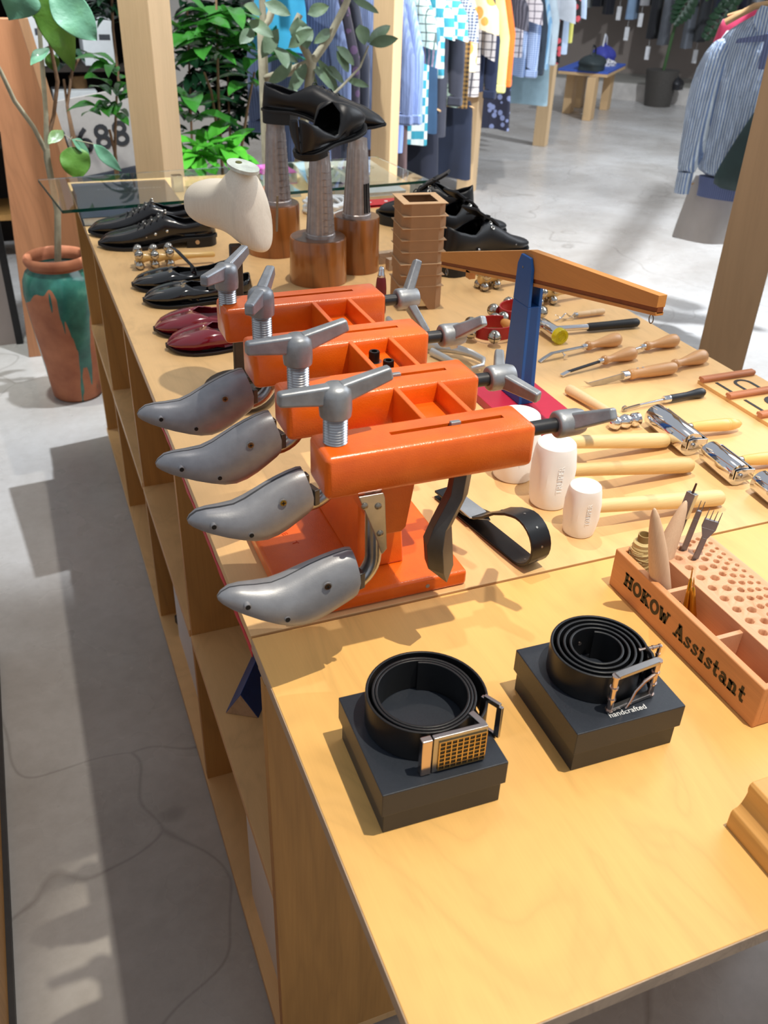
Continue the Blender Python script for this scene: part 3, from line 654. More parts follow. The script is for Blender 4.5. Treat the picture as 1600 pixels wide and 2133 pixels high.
obj('handle', mb, wood((204, 128, 52), .85, 'y', 3, .35, 4, 'amber_wood', coat=.4), t, smooth=60)
t = thing('moulded_wood_block', 'honey coloured moulded wooden block at the right edge of the near table', 'wooden block', (.3465, -.402, T))
mb = MB(); prof = [(0, 0), (.0, .0185), (.0015, .0215), (.0065, .0235), (.0095, .028), (.0115, .035), (.0125, .040), (.0110, .046), (.0115, .051), (.0140, .0535), (.2, .0535), (.2, 0)]
mb.prism(prof, -.16, 0, ax='y'); obj('body', mb, wood((214, 158, 84), .88, 'y', 2.0, .35, 5, 'honey_wood', coat=.3), t, bev=.0008, smooth=45).location = (-.002, .0, 0)
# ================================================================= mallets
HANDLE = wood((226, 196, 140), .93, 'x', 2.0, .5, 4, 'ash_handle', bmp=.05); HANDLEB = wood((214, 176, 116), .88, 'x', 2.0, .5, 6, 'ash_handle_grained', bmp=.05)
def mallet(x, y, h, r, xe, ye, label, wm):
    t = thing('rubber_mallet', label, 'mallet', (x, y, T), 0, 'white rubber mallets with wooden handles')
    rs = []; n = 48
    for f, k, q in ((0, .80, 0), (.02, .86, .0), (.12, .93, .0), (.36, 1.0, 1), (.5, .99, 1), (.64, 1.0, 1), (.88, .93, .0), (.98, .86, 0), (1, .80, 0)):
        ring = []
        for j in range(n):
            a = 2 * pi * j / n; rr = r * k
            # flattened cheeks: octagonal section in the middle
            a_ = a + radians(8); oc = min(1.03, .86 / max(abs(cos(a_)), abs(sin(a_))))
            rr *= (1 - q) + q * oc; ring.append((rr * cos(a), rr * sin(a), f * h))
        rs.append(ring)
    obj('head', MB().rings(rs), M_((240, 240, 240), .42, var=.015, bs_=.05, bscale=200), t, smooth=24, bev=.0008)
    p0 = Vector((r * .5, 0, h * .50)); p1 = Vector((xe - x, ye - y, .0125)); d = p1 - p0; L = d.length
    mb = MB(); x_, y_, dd = perp(d); prof = [(.0095, 0), (.0100, .02), (.0108, L * .35), (.0125, L * .7), (.0130, L * .93), (.0118, L * .985), (.0090, L)]
    rs = [[p0 + dd * hh + x_ * rr * 1.0 * cos(2 * pi * j / 20) + y_ * rr * .95 * sin(2 * pi * j / 20) for j in range(20)] for rr, hh in prof]
    mb.rings(rs); obj('handle', mb, wm, t, smooth=50)
    R = Matrix(((0, 0, 0, 0), (0, 0, 0, 0), (0, 0, 0, 0), (0, 0, 0, 1)))
    an = radians(-98); n_ = Vector((cos(an), sin(an), 0)); M = Matrix.Translation(n_ * r * .985 + Vector((0, 0, h * .5))) @ Matrix.Rotation(an, 4, 'Z') @ Matrix(((0, 0, 1, 0), (0, -1, 0, 0), (1, 0, 0, 0), (0, 0, 0, 1))) @ Matrix.Rotation(pi, 4, 'X') @ Matrix.Identity(4)
    M = Matrix.Translation(n_ * r * .985 + Vector((0, 0, h * .52))) @ Matrix(((0, -sin(an) * 0, n_.x, 0), (0, 0, n_.y, 0), (1, 0, 0, 0), (0, 0, 0, 1)))
    tang = Vector((-sin(an), cos(an), 0))
    M = Matrix.Translation(n_ * (r * .866 + .0004) + Vector((0, 0, h * .52))) @ Matrix(((0, -tang.x, n_.x, 0), (0, -tang.y, n_.y, 0), (1, 0, 0, 0), (0, 0, 0, 1)))
    text_obj('embossed_letters', 'TRUPER', h * .13, M_((240, 240, 240), .42, var=.015, bs_=.05, bscale=200), M, t, depth=.0005)
    return t
mallet(.4800, .0690, .074, .0245, .716, .061, 'smallest white rubber mallet, nearest the tool organizer', HANDLE)
mallet(.4800, .1500, .098, .0315, .735, .156, 'tall white rubber mallet in the middle of the three', HANDLEB)
mallet(.4680, .2360, .104, .0350, .750, .236, 'white rubber mallet half hidden behind the front orange bar', HANDLE)

# ================================================================= black leather strap with steel blade
t = thing('leather_strap', 'black leather strap bent into a loop with a flat steel plate on top', 'strap', (.360, .10, T), radians(9.8))
pts = [(0, .115, .0025)]
for k in range(1, 8): pts.append((0, .115 - .195 * k / 8, .0022))
for k in range(15):
    a = -pi / 2 - pi * 1.12 * k / 14; pts.append((0, -.066 + .034 * cos(a), .0345 + .0325 * sin(a)))
for y, z in ((-.040, .0600), (-.018, .0480), (.004, .030), (.022, .018), (.045, .0125), (.075, .012), (.115, .012)): pts.append((0, y, z))
obj('strap', MB().ribbon(pts, (1, 0, 0), .031, .0036), M_((22, 23, 26), .3, var=.1, bs_=.06, bscale=600), t, bev=.0008, smooth=35)
for k, i in enumerate((9, 12, 15, 18, 21, 24)):
    p = Vector(pts[i]); d = (Vector(pts[i + 1]) - Vector(pts[i - 1])).normalized(); n_ = d.cross(Vector((1, 0, 0))); n_ = n_ if (n_.y < 0 or n_.z > .9) else -n_
    mb = MB(); mb.cyl(p - n_ * .0022, p + n_ * .0022, .0016, seg=10); obj('eyelet', mb, M_((150, 148, 144), .35, .8), t)
mb = MB(); mb.prism([(-.016, .085), (.010, .085), (.012, .030), (.004, .008), (-.018, .026)], .0165, .0188); obj('steel_plate', mb, M_((176, 184, 192), .3, .7), t, bev=.0005)
mb = MB(); mb.cyl((0, .04, .011), (0, .04, .0165), .004, seg=12); mb.cyl((0, .07, .011), (0, .07, .0165), .004, seg=12); obj('rivet', mb, STEEL, t)

# ================================================================= chrome hand rollers
RH = wood((228, 184, 108), .92, 'x', 3, .4, 3, 'yellow_handle', coat=.2, bmp=.02)
def roller(x, y, L, r, hl, label):
    t = thing('hand_roller', label, 'roller', (x, y, T + r), radians(-4), 'chrome hand rollers')
    mb = MB(); mb.lathe([(r * .96, 0), (r, .0012), (r, L - .0012), (r * .96, L)], (0, -L / 2, 0), (0, 1, 0), 40); obj('cylinder', mb, CHROME, t)
    for s in (-1, 1):
        mb = MB(); pr_ = [(-.0085 + 0, -.0085), (.0, -.0105), (.010, -.010), (r + .006, -.0085), (r + .006, .0085), (.010, .010), (.0, .0105), (-.0085, .0085)]
        y0 = s * (L / 2 + .0012); mb.prism(pr_, min(y0, y0 + s * .0022), max(y0, y0 + s * .0022), ax='y'); br = obj('bracket_cheek', mb, CHROME, t, bev=.0006)
        mb = MB(); mb.lathe([(.0045, 0), (.0040, .0022), (.0024, .0030), (.0001, .0032)], (0, y0 + s * .0022, 0), (0, s, 0), 14); obj('axle_screw', mb, STEEL, br)
    obj('bracket_back', MB().box((r + .005, 0, 0), (.0022, L + .0068, .017)), CHROME, t, bev=.0005)
    mb = MB(); mb.lathe([(.0062, 0), (.0066, .004), (.0058, .010)], (r + .0055, 0, 0), (1, 0, 0), 18); obj('ferrule', mb, STEEL, t)
    mb = MB(); x0 = r + .0150; mb.lathe([(.0066, 0), (.0078, .004), (.0096, hl * .3), (.0104, hl * .55), (.0108, hl * .68), (.0105, hl * .685), (.0108, hl * .69), (.0106, hl * .72), (.0102, hl * .725), (.0106, hl * .73), (.0098, hl * .82), (.0070, hl * .93), (.0028, hl * .99), (.0001, hl)], (x0, 0, 0), (1, 0, -.06), 22)
    obj('handle', mb, RH, t, smooth=50)
roller(.7720, .2530, .108, .0205, .100, 'longest chrome hand roller with yellow wooden handle')
roller(.7800, .1360, .076, .0185, .100, 'middle sized chrome hand roller near the right edge')
roller(.7940, .0480, .050, .0185, .100, 'short chrome hand roller, its handle out of view at the right edge')

# ================================================================= wooden handled tools
TH = wood((204, 152, 98), .9, 'x', 3, .4, 3, 'tool_handle_wood', coat=.15, bmp=.02); TH2 = wood((222, 188, 146), .93, 'x', 3, .5, 3, 'pale_tool_handle', bmp=.02)
def frame_of(p0, p1):
    p0 = Vector(p0); p1 = Vector(p1); return p0, math.atan2(p1.y - p0.y, p1.x - p0.x), (p1 - p0).length
def tool(name, label, cat, a, b, z, group=None):
    """origin at the blade tip a on the table, local x runs towards the handle end b"""
    p0, rz, L = frame_of((a[0], a[1], 0), (b[0], b[1], 0)); t = thing(name, label, cat, (a[0], a[1], T), rz, group); return t, L
PEAR = [(.0050, 0), (.0082, .003), (.0088, .007), (.0070, .012), (.0060, .018), (.0075, .030), (.0105, .048), (.0128, .062), (.0132, .070), (.0118, .078), (.0075, .0835), (.0001, .085)]
def pear(t, x, z, k=1.0, mat=None, rise=0.0):
    mb = MB(); mb.lathe([(r * k, h * k) for r, h in PEAR], (x, 0, z), (1, 0, rise), 24); obj('handle', mb, mat or TH, t, smooth=60)
    mb = MB(); mb.lathe([(.0042 * k, -.010), (.0048 * k, -.009), (.0048 * k, .0015)], (x, 0, z), (1, 0, rise), 18); obj('ferrule', mb, CHROME, t)
TG = 'wooden handled leather tools'
t, L = tool('edge_groover', 'leather groover with curved steel arm, thumb nut and pear handle', 'leather tool', (.728, .607), (.933, .640), 0, TG)
mb = MB(); mb.ribbon([(0, 0, .001), (.012, 0, .007), (.030, 0, .0135), (.06, 0, .0135), (.110, 0, .0125)], (0, 1, 0), .0085, .0022); obj('arm', mb, STEEL, t, bev=.0004)
mb = MB(); mb.cyl((.055, -.011, .006), (.055, -.013, .006), .005, seg=16); mb.cyl((.055, -.012, .007), (.055, 0, .0125), .0014, seg=8); obj('thumb_nut', mb, CHROME, t); pear(t, .118, .0126, 1.08)
t, L = tool('edge_skiver', 'flat dark bladed chisel with pear shaped handle and bright tip', 'leather tool', (.733, .533), (.915, .567), 0, TG)
mb = MB(); mb.beam((.016, 0, .0075), (.098, 0, .0125), .0065, .003); obj('blade', mb, M_((64, 66, 72), .25, .8), t, bev=.0003)
mb = MB(); mb.beam((0, 0, .003), (.018, 0, .0075), .0085, .0035); obj('tip', mb, CHROME, t, bev=.0004); pear(t, .103, .0128, 1.05)
t, L = tool('gouge', 'pear handled gouge lying behind the skiver, steel shaft partly hidden', 'leather tool', (.925, .585), (1.048, .600), 0, TG)
mb = MB(); mb.cyl((-.035, 0, .006), (.030, 0, .0125), .0030, seg=12); obj('shaft', mb, CHROME, t); pear(t, .034, .0128, 1.05)
t, L = tool('leather_chisel', 'pear handled chisel touching the hooked knife, with a crack in its handle', 'leather tool', (.935, .489), (1.047, .512), 0, TG)
mb = MB(); mb.cyl((-.020, 0, .0075), (.020, 0, .0125), .0028, seg=12); obj('shaft', mb, STEEL, t); pear(t, .020, .0132, 1.12)
t, L = tool('hooked_knife', 'knife with hooked steel blade and straight wooden handle', 'knife', (.745, .478), (.955, .482), 0, TG)
mb = MB(); top = [(0, .014), (.012, .0085), (.030, .0105), (.09, .0175)]; bot = [(.09, .0065), (.045, .000), (.022, .0005), (.008, .0065)]
mb.prism([(x, z) for x, z in top + bot], -.0009, .0009, M=Matrix.Translation((0, 0, .0)), ax='y'); obj('blade', mb, STEEL, t)
mb = MB(); mb.lathe([(.0075, 0), (.0085, .001), (.0085, .013), (.0078, .014)], (.085, 0, .0120), (1, 0, 0), 20); obj('ferrule', mb, CHROME, t)
mb = MB(); mb.lathe([(.0072, 0), (.0098, .003), (.0105, .008), (.0090, .018), (.0110, .045), (.0122, .085), (.0118, .100), (.0095, .1065), (.0001, .108)], (.099, 0, .0125), (1, 0, 0), 22); obj('handle', mb, TH, t, smooth=60)
mb = MB(); [mb.cyl((.118 + .012 * k, 0, .018), (.118 + .012 * k, 0, .0232), .0022, seg=10) for k in range(2)]; obj('rivet', mb, CHROME, t)
t, L = tool('stitching_wheel', 'black handled stitching wheel with slim steel fork', 'leather tool', (.757, .369), (.933, .377), 0)
for s in (-1, 1): mb = MB(); mb.beam((.002, s * .0022, .0045), (.036, s * .0016, .0075), .0012, .0035); obj('fork_arm', mb, STEEL, t)
mb = MB(); mb.cyl((.036, 0, .0075), (.09, 0, .0092), .0022, .0028, seg=10); obj('shaft', mb, CHROME, t)
mb = MB(); mb.cyl((.004, -.0013, .006), (.004, .0013, .006), .0056, seg=22); obj('wheel', mb, STEEL, t)
mb = MB(); mb.lathe([(.0058, 0), (.0064, .001), (.0064, .014)], (.088, 0, .0092), (1, 0, 0), 18); obj('ferrule', mb, CHROME, t)
mb = MB(); mb.lathe([(.0062, 0), (.0066, .006), (.0064, .02), (.0062, .04), (.0076, .055), (.0088, .066), (.0086, .074), (.0055, .0795), (.0001, .081)], (.101, 0, .0092), (1, 0, 0), 20); obj('handle', mb, M_((34, 37, 42), .35), t, smooth=60)
# ball peen hammer
t = thing('ball_peen_hammer', 'small chrome ball peen hammer with pale wooden handle', 'hammer', (.722, .316, T), 0)
mb = MB(); mb.lathe([(.0001, 0), (.006, .0008), (.0100, .004), (.0122, .010), (.0100, .0165), (.0075, .019), (.0105, .024), (.0125, .030), (.0105, .037), (.0072, .041), (.0100, .0435), (.0118, .046), (.0118, .056), (.0105, .058), (.0001, .0583)], (-.028, 0, .0125), (1, 0, 0), 24); obj('head', mb, CHROME, t, smooth=60)
mb = MB(); mb.lathe([(.0066, 0), (.0070, .03), (.0088, .09), (.0098, .135), (.0090, .142), (.0001, .144)], (.001, .006, .0125), (-.13, 1, -.02), 20); obj('handle', mb, TH2, t, smooth=60)
# nylon faced hammer with black grip
t, L = tool('nylon_hammer', 'steel hammer with clear yellow face and black rubber grip', 'hammer', (.815, .725), (1.034, .712), 0)
mb = MB(); mb.lathe([(.0135, -.036), (.0140, -.034), (.0140, .024), (.0128, .026)], (.0, 0, .0165), (-.08, 1, 0), 26); obj('head', mb, CHROME, t)
YEL = M_((236, 226, 40), .12, var=0, trans=.65, ior=1.5)
mb = MB(); mb.lathe([(.0120, 0), (.0162, .0015), (.0165, .012), (.0150, .0155), (.0100, .016), (.0098, .0145), (.0060, .0145), (.0058, .016), (.0001, .016)], (.0035, -.036, .0165), (.08, -1, 0), 28); obj('yellow_face', mb, YEL, t)
mb = MB(); mb.cyl((.010, 0, .0145), (.100, 0, .0115), .0058, .0062, seg=18); obj('shaft', mb, CHROME, t)
mb = MB(); mb.lathe([(.0078, 0), (.0086, .004), (.0086, .05), (.0095, .105), (.0092, .118), (.0060, .123), (.0001, .124)], (.093, 0, .0112), (1, 0, 0), 20); obj('grip', mb, RUBBER, t, smooth=60)
# spiral cutter
t, L = tool('spiral_cutter', 'spiral steel cutter with slim pale handle above the nylon hammer', 'leather tool', (.868, .795), (1.000, .800), 0)
for q in (0, pi): mb = MB(); mb.tube([(.005 + .0045 * k, .0062 * sin(k * .55 + q) * min(1, k / 3), .0085 + .0062 * cos(k * .55 + q)) for k in range(12)], [.0009 + .0012 * min(1, k / 4) for k in range(12)], 8, flat=.5); obj('blade', mb, CHROME, t)
mb = MB(); mb.lathe([(.0050, 0), (.0052, .007)], (.056, 0, .0085), (1, 0, 0), 16); obj('ferrule', mb, STEEL, t)
mb = MB(); mb.lathe([(.0050, 0), (.0062, .003), (.0066, .03), (.0063, .031), (.0066, .032), (.0068, .045), (.0065, .046), (.0068, .047), (.0070, .066), (.0058, .070), (.0001, .071)], (.063, 0, .0085), (1, 0, 0), 18); obj('handle', mb, TH2, t, smooth=60)

# ================================================================= balance scale
t = thing('balance_scale', 'balance with wooden beam on a blue post and flat red base', 'scale', (.5925, .44, T))
obj('base', MB().box((-.0005, .0, .0075), (.124, .215, .015)), M_((176, 34, 62), .38, var=.06), t, bev=.0012)
BLUE = M_((22, 78, 146), .42, var=.05)
mb = MB(); z0, z1 = .015, .262; P0 = [(-.0135, -.018), (.0150, -.018), (.0150, .047), (-.0135, .047)]; P1 = [(-.0120, -.004), (.0125, -.004), (.0125, .041), (-.0120, .041)]
zs = .185; f = (zs - z0) / (z1 - z0)
def at_(f): return [(a[0] + (b[0] - a[0]) * f, a[1] + (b[1] - a[1]) * f) for a, b in zip(P0, P1)]
rs = [[(x, y, z0 + (z1 - z0) * ff) for x, y in at_(ff)] for ff in (0, f)]; mb.rings(rs); post_o = obj('post', mb, BLUE, t, bev=.0015)
for s in (-1, 1):
    mb = MB(); rs = []
    for ff, cz in ((f, 0), (.93, 0), (1.0, .008)):
        q = at_(ff); xa, xb = (q[0][0], -.0068) if s < 0 else (.0072, q[1][0]); rs.append([(xa, q[0][1] + cz, z0 + (z1 - z0) * ff), (xb, q[0][1] + cz, z0 + (z1 - z0) * ff), (xb, q[2][1] - cz, z0 + (z1 - z0) * ff), (xa, q[2][1] - cz, z0 + (z1 - z0) * ff)])
    mb.rings(rs); pg = obj('post_prong', mb, BLUE, t, bev=.0012)
mb = MB(); mb.cyl((-.0132, .022, .243), (.0140, .022, .243), .0018, seg=12); obj('pivot_pin', mb, STEEL, t)
BW = wood((190, 130, 66), .9, 'y', 2, .5, 3, 'beam_wood', bmp=.04)
mb = MB(); yy = lambda y: y - .44
prof = [(yy(.128), .3045), (yy(.455), .2715), (yy(.782), .176), (yy(.782), .158), (yy(.455), .2270), (yy(.128), .2880)]
mb.prism(prof, -.0065, .0070, ax='x'); bm_ = obj('beam', mb, BW, t, bev=.0006)
for s, x in ((-1, -.0066), (1, .0071)):
    mb = MB(); mb.prism([(yy(.128), .2862), (yy(.455), .2240), (yy(.782), .1560), (yy(.782), .1530), (yy(.455), .2195), (yy(.128), .2815)], x - .0002, x + .0002, ax='x'); 
mb = MB(); mb.prism([(yy(.128), .2885), (yy(.455), .2275), (yy(.782), .1585), (yy(.782), .1500), (yy(.455), .2190), (yy(.128), .2800)], -.0045, .0050, ax='x'); obj('lower_strip', mb, M_((120, 62, 26), .6), bm_)
mb = MB(); mb.prism([(yy(.128), .2815), (yy(.455), .2205), (yy(.782), .1515), (yy(.782), .1470), (yy(.455), .2150), (yy(.128), .2770)], -.0060, .0065, ax='x'); obj('bottom_rail', mb, BW, bm_, bev=.0004)
mb = MB(); mb.box((.0, yy(.665), .168), (.012, .016, .014)); obj('slider', mb, BW, bm_)
for y, z in ((.142, .276), (.765, .150)):
    mb = MB(); c0 = Vector((0, yy(y), z - .0085)); mb.tube([c0 + Vector((0, .0044 * cos(a * pi / 8), .0060 * sin(a * pi / 8))) for a in range(17)], .0008, 6); mb.cyl(c0 + Vector((0, 0, .006)), c0 + Vector((0, 0, .012)), .0009, seg=6); obj('screw_eye', mb, M_((120, 118, 116), .35, .9), t)

# ================================================================= letter board with wooden rails
t = thing('letter_board', 'pale wooden letter board with reddish rails and black letters at the table edge', 'letter board', (1.01, .30, T))
obj('board', MB().box((.018, .01, .0035), (.125, .24, .007)), wood((226, 180, 118), .93, 'x', 2, .5, 3, 'board_wood'), t, bev=.0008)
RAIL = wood((190, 122, 84), .9, 'x', 3, .45, 3, 'cherry_rail', bmp=.03)
for k, y in enumerate((.120, .045, -.035, -.105)):
    mb = MB(); mb.prism([(-.006, .007), (.004, .007), (.004, .0105), (.0072, .0105), (.0072, .0150), (.005, .0165), (-.0055, .0165), (-.0075, .014), (-.0075, .0105), (-.006, .0105)], -.046, .075, ax='x'); rail = obj('rail', mb, RAIL, t, bev=.0004); rail.location.y = y
BK = M_((24, 23, 22), .5)
def stroke(name, pts, w=.006):
    mb = MB(); mb.ribbon([(x, y, .0074) for x, y in pts], (0, 0, 1), .0008, w); obj(name, mb, BK, t, smooth=0)
stroke('letter', [(-.020, .108), (-.020, .062)]); stroke('letter', [(.012, .060), (.012, .086)] + [(.028 + .016 * cos(a), .088 + .016 * sin(a)) for a in [pi - pi * k / 8 for k in range(9)]] + [(.044, .060)])
stroke('letter', [(-.020, .030), (-.020, -.016)]); stroke('letter', [(.032 + .019 * cos(2 * pi * k / 16), .006 + .019 * sin(2 * pi * k / 16)) for k in range(17)], .007)

# ================================================================= locking pliers
t = thing('locking_pliers', 'silver C shaped locking clamp behind the orange stretcher bars', 'pliers', (.58, .67, T))
PLM = M_((200, 200, 198), .35, .6, var=.06)
def pl(pts, r, name, flat=.7, par=None): mb = MB(); mb.tube([(x - .58, y - .67, z) for x, y, z in pts], r, 10, flat=flat, up=(0, 0, 1)); return obj(name, mb, PLM, par or t)
jaw = pl([(.528, .752, .012), (.540, .722, .016), (.560, .705, .016), (.585, .680, .016), (.605, .655, .014), (.615, .625, .012), (.600, .600, .012), (.575, .598, .010)], [.009, .013, .013, .010, .008, .007, .006, .005], 'upper_jaw')
pl([(.540, .700, .008), (.552, .660, .008), (.560, .630, .008), (.555, .600, .008), (.545, .588, .008)], [.009, .008, .006, .005, .005], 'lower_jaw')
pl([(.535, .75, .012), (.52, .79, .012), (.515, .84, .012), (.52, .88, .012)], [.010, .011, .010, .008], 'grip', .8); pl([(.55, .74, .008), (.555, .79, .008), (.553, .84, .008)], [.006, .007, .006], 'release_lever', .8)
mb = MB(); [mb.cyl((x - .58, y - .67, .02), (x - .58, y - .67, .031), .004, seg=12) for x, y in ((.545, .722), (.578, .690))]; obj('rivet', mb, STEEL, t)

# ================================================================= jingle bells
def bell(mb, c, r=.0105):
    mb.sphere(c, r, 16)
def bell_stick(x, y, rz, L, label, nb=3, first=.0):
    t = thing('bell_stick', label, 'sleigh bells', (x, y, T), rz, 'wooden sticks with sleigh bells')
    mb = MB(); prof = [(.0090, 0), (.0120, .003), (.0122, .010)]
    for k in range(nb): prof += [(.0120, .010 + .036 * k), (.0125, .018 + .036 * k), (.0085, .032 + .036 * k)]
    e = .012 + .036 * nb; prof += [(.0078, e + .01), (.0066, e + .03), (.0072, L - .004), (.0050, L)]
    mb.lathe(prof, (0, 0, .0260), (1, 0, -.02), 20); obj('handle', mb, wood((224, 184, 112), .92, 'x', 3, .35, 3, 'stick_wood', coat=.3), t, smooth=60)
    for k in range(nb):
        for j, a in enumerate((90, 18 + 15, 162 - 15 + 0, 235, 305)):
            aa = radians(a + 8 * (k % 2)); c = (.008 + .036 * k, .0215 * cos(aa), max(.0105, .0260 + .0215 * sin(aa)))
            mb = MB(); bell(mb, c); b = obj('bell', mb, M_((186, 180, 170), .14, 1.0, var=.1, vs=50), t, smooth=70)
            mb = MB(); d = Vector((0, cos(aa), sin(aa))); cc = Vector(c); mb.tube([cc + (d * cos(q) + Vector((1, 0, 0)) * sin(q)) * .0104 for q in [(-1.2 + .3 * i) for i in range(9)]], .0009, 5); obj('slit', mb, DARK, b)
            mb = MB(); mb.cyl((c[0], .008 * cos(aa), .026 + .008 * sin(aa)), c, .0012, seg=6); obj('pin', mb, BRASS, b)
    return t
bell_stick(.078, 1.405, radians(-2), .19, 'wooden sleigh bell stick lying between the two pairs of black shoes')
bell_stick(.808, 1.030, radians(8), .20, 'wooden sleigh bell stick lying behind the blue scale post, further from the viewer', 2)
bell_stick(.845, .895, radians(6), .20, 'wooden sleigh bell stick crossing just behind the blue scale post', 3)
def tambour(x, y, rz, R, label, stand=False):
    t = thing('jingle_ring', label, 'jingle bells', (x, y, T), rz, 'red leather bands with bells and wooden grip')
    W = .026; pts = []; a0, a1 = radians(35), radians(325)
    for k in range(25): a = a0 + (a1 - a0) * k / 24; pts.append((R * cos(a), R * .8 * sin(a), W / 2 + .006))
    obj('leather_band', MB().ribbon(pts, (0, 0, 1), W, .003), M_((168, 28, 30), .35), t, bev=.0005)
    p0 = Vector(pts[0]); p1 = Vector(pts[-1]); mb = MB(); mb.tube([p0, p0.lerp(p1, .2), p0.lerp(p1, .5), p0.lerp(p1, .8), p1], [.007, .0095, .0105, .0095, .007], 14); obj('grip', mb, wood((214, 150, 80), .92, 'y', 3, .4, 3, 'grip_wood'), t)
    for k in (2, 7, 12, 17, 22):
        p = Vector(pts[k]); n_ = Vector((p.x, p.y, 0)).normalized(); c = p + n_ * .0125
        mb = MB(); mb.sphere(c, .0135, 16); b = obj('bell', mb, M_((190, 184, 172), .14, 1.0, var=.1, vs=50), t, smooth=70)
        mb = MB(); tz = Vector((0, 0, 1)); mb.tube([c + (n_ * cos(q) + tz * sin(q)) * .0134 for q in [(-1.3 + .325 * i) for i in range(9)]], .0010, 5); mb.tube([c + (n_ * cos(q) + n_.cross(tz) * sin(q)) * .0134 for q in [(-1.3 + .325 * i) for i in range(9)]], .0010, 5); obj('slit', mb, DARK, b)
    return t
tambour(.705, .755, radians(8), .045, 'red jingle band with round bells lying left of the blue post')
tb = tambour(.800, .83, radians(30), .045, 'second red jingle band mostly hidden behind the blue post')

# ================================================================= cardboard tower
KR = M_((162, 122, 86), .85, var=.07, vs=30, bs_=.15, bscale=400); KR2 = M_((204, 166, 126), .85, var=.05)
def octo(h, c): return [(-h, -h + c), (-h + c, -h), (h - c, -h), (h, -h + c), (h, h - c), (h - c, h), (-h + c, h), (-h, h - c)]
TC = (.630, .992)
for k in range(8):
    last = k == 0
    z = T + (0 if k == 0 else .028 + .0245 * (k) - .0) ; hgt = .0515 if k == 0 else .0235
    z = T + (0 if k == 0 else .0525 + .0250 * (k - 1)); h = .0485 - .0008 * (k % 2) ; jx = .0012 * sin(k * 2.3); jy = .0012 * cos(k * 1.7)
    lab = ('bottom cardboard box with triangular cut out of the kraft tower' if k == 0 else 'topmost open cardboard ring of the kraft tower' if k == 7 else 'cardboard ring in the kraft tower, %s from the top' % ['', '', '', '', '', '', ''][0])
    names = ['', 'seventh', 'sixth', 'fifth', 'fourth', 'third', 'second', '']
    if 0 < k < 7: lab = 'kraft cardboard ring, %s from the top of its stack' % names[k]
    t = thing('cardboard_ring', lab, 'cardboard box', (TC[0] + jx, TC[1] + jy, z), radians(-8 + .8 * sin(k * 3)), 'stacked kraft cardboard rings')
    o = octo(h, .017); oi = octo(h - .002, .0165); n = 8
    if k == 0:
        for i in range(8):
            a = Vector(o[i] + (0,)); b = Vector(o[(i + 1) % 8] + (0,))
            mb = MB(); L_ = (b - a).length; an = math.atan2(b.y - a.y, b.x - a.x)
            if i in (1, 3, 5, 7): prof = [(0, 0), (L_ * .28, 0), (L_ * .5, .026), (L_ * .78, 0), (L_, 0), (L_, hgt), (0, hgt)]
            else: prof = [(0, 0), (L_, 0), (L_, hgt), (0, hgt)]
            M = Matrix.Translation(a) @ Matrix.Rotation(an, 4, 'Z'); mb.prism(prof, -.001, .001, M=M, ax='y'); obj('side_panel', mb, KR, t, smooth=0)
    else:
        mb = MB(); vs = [(x, y, 0) for x, y in o] + [(x, y, hgt) for x, y in o] + [(x, y, 0) for x, y in oi] + [(x, y, hgt) for x, y in oi]; fs = []
        for i in range(n):
            j = (i + 1) % n; fs += [(i, j, n + j, n + i), (2 * n + i, 3 * n + i, 3 * n + j, 2 * n + j), (i, 2 * n + i, 2 * n + j, j)]
            fs.append((n + i, n + j, 3 * n + j, 3 * n + i))
        mb.add(vs, fs); obj('wall', mb, KR, t, smooth=0)
    # square collar with pointed corners and square window
    mb = MB(); H = h + .0006; q = [(-H, -H), (H, -H), (H, H), (-H, H)]; w_ = h - .016; qi = [(-w_, -w_), (w_, -w_), (w_, w_), (-w_, w_)]
    vs = [(x, y, hgt) for x, y in q] + [(x, y, hgt) for x, y in qi] + [(x, y, hgt + .0012) for x, y in q] + [(x, y, hgt + .0012) for x, y in qi]; fs = []
    for i in range(4):
        j = (i + 1) % 4; fs += [(i, 4 + i, 4 + j, j), (8 + i, 8 + j, 12 + j, 12 + i), (i, j, 8 + j, 8 + i), (4 + i, 12 + i, 12 + j, 4 + j)]
    mb.add(vs, fs); obj('collar', mb, KR2, t, smooth=0)
# red handled awl standing behind the stretcher
t = thing('upright_awl', 'dark red wooden handle with polished metal cap standing behind the orange bars', 'awl handle', (.532, .955, T))
mb = MB(); mb.lathe([(.0105, 0), (.0118, .004), (.0118, .055), (.0100, .074), (.0078, .080)], seg=20); obj('handle', mb, M_((110, 22, 28), .4), t, smooth=60)
mb = MB(); mb.lathe([(.0080, .079), (.0084, .081), (.0066, .086), (.0060, .095), (.0050, .1), (.0001, .102)], seg=18); obj('metal_cap', mb, CHROME, t, smooth=60)
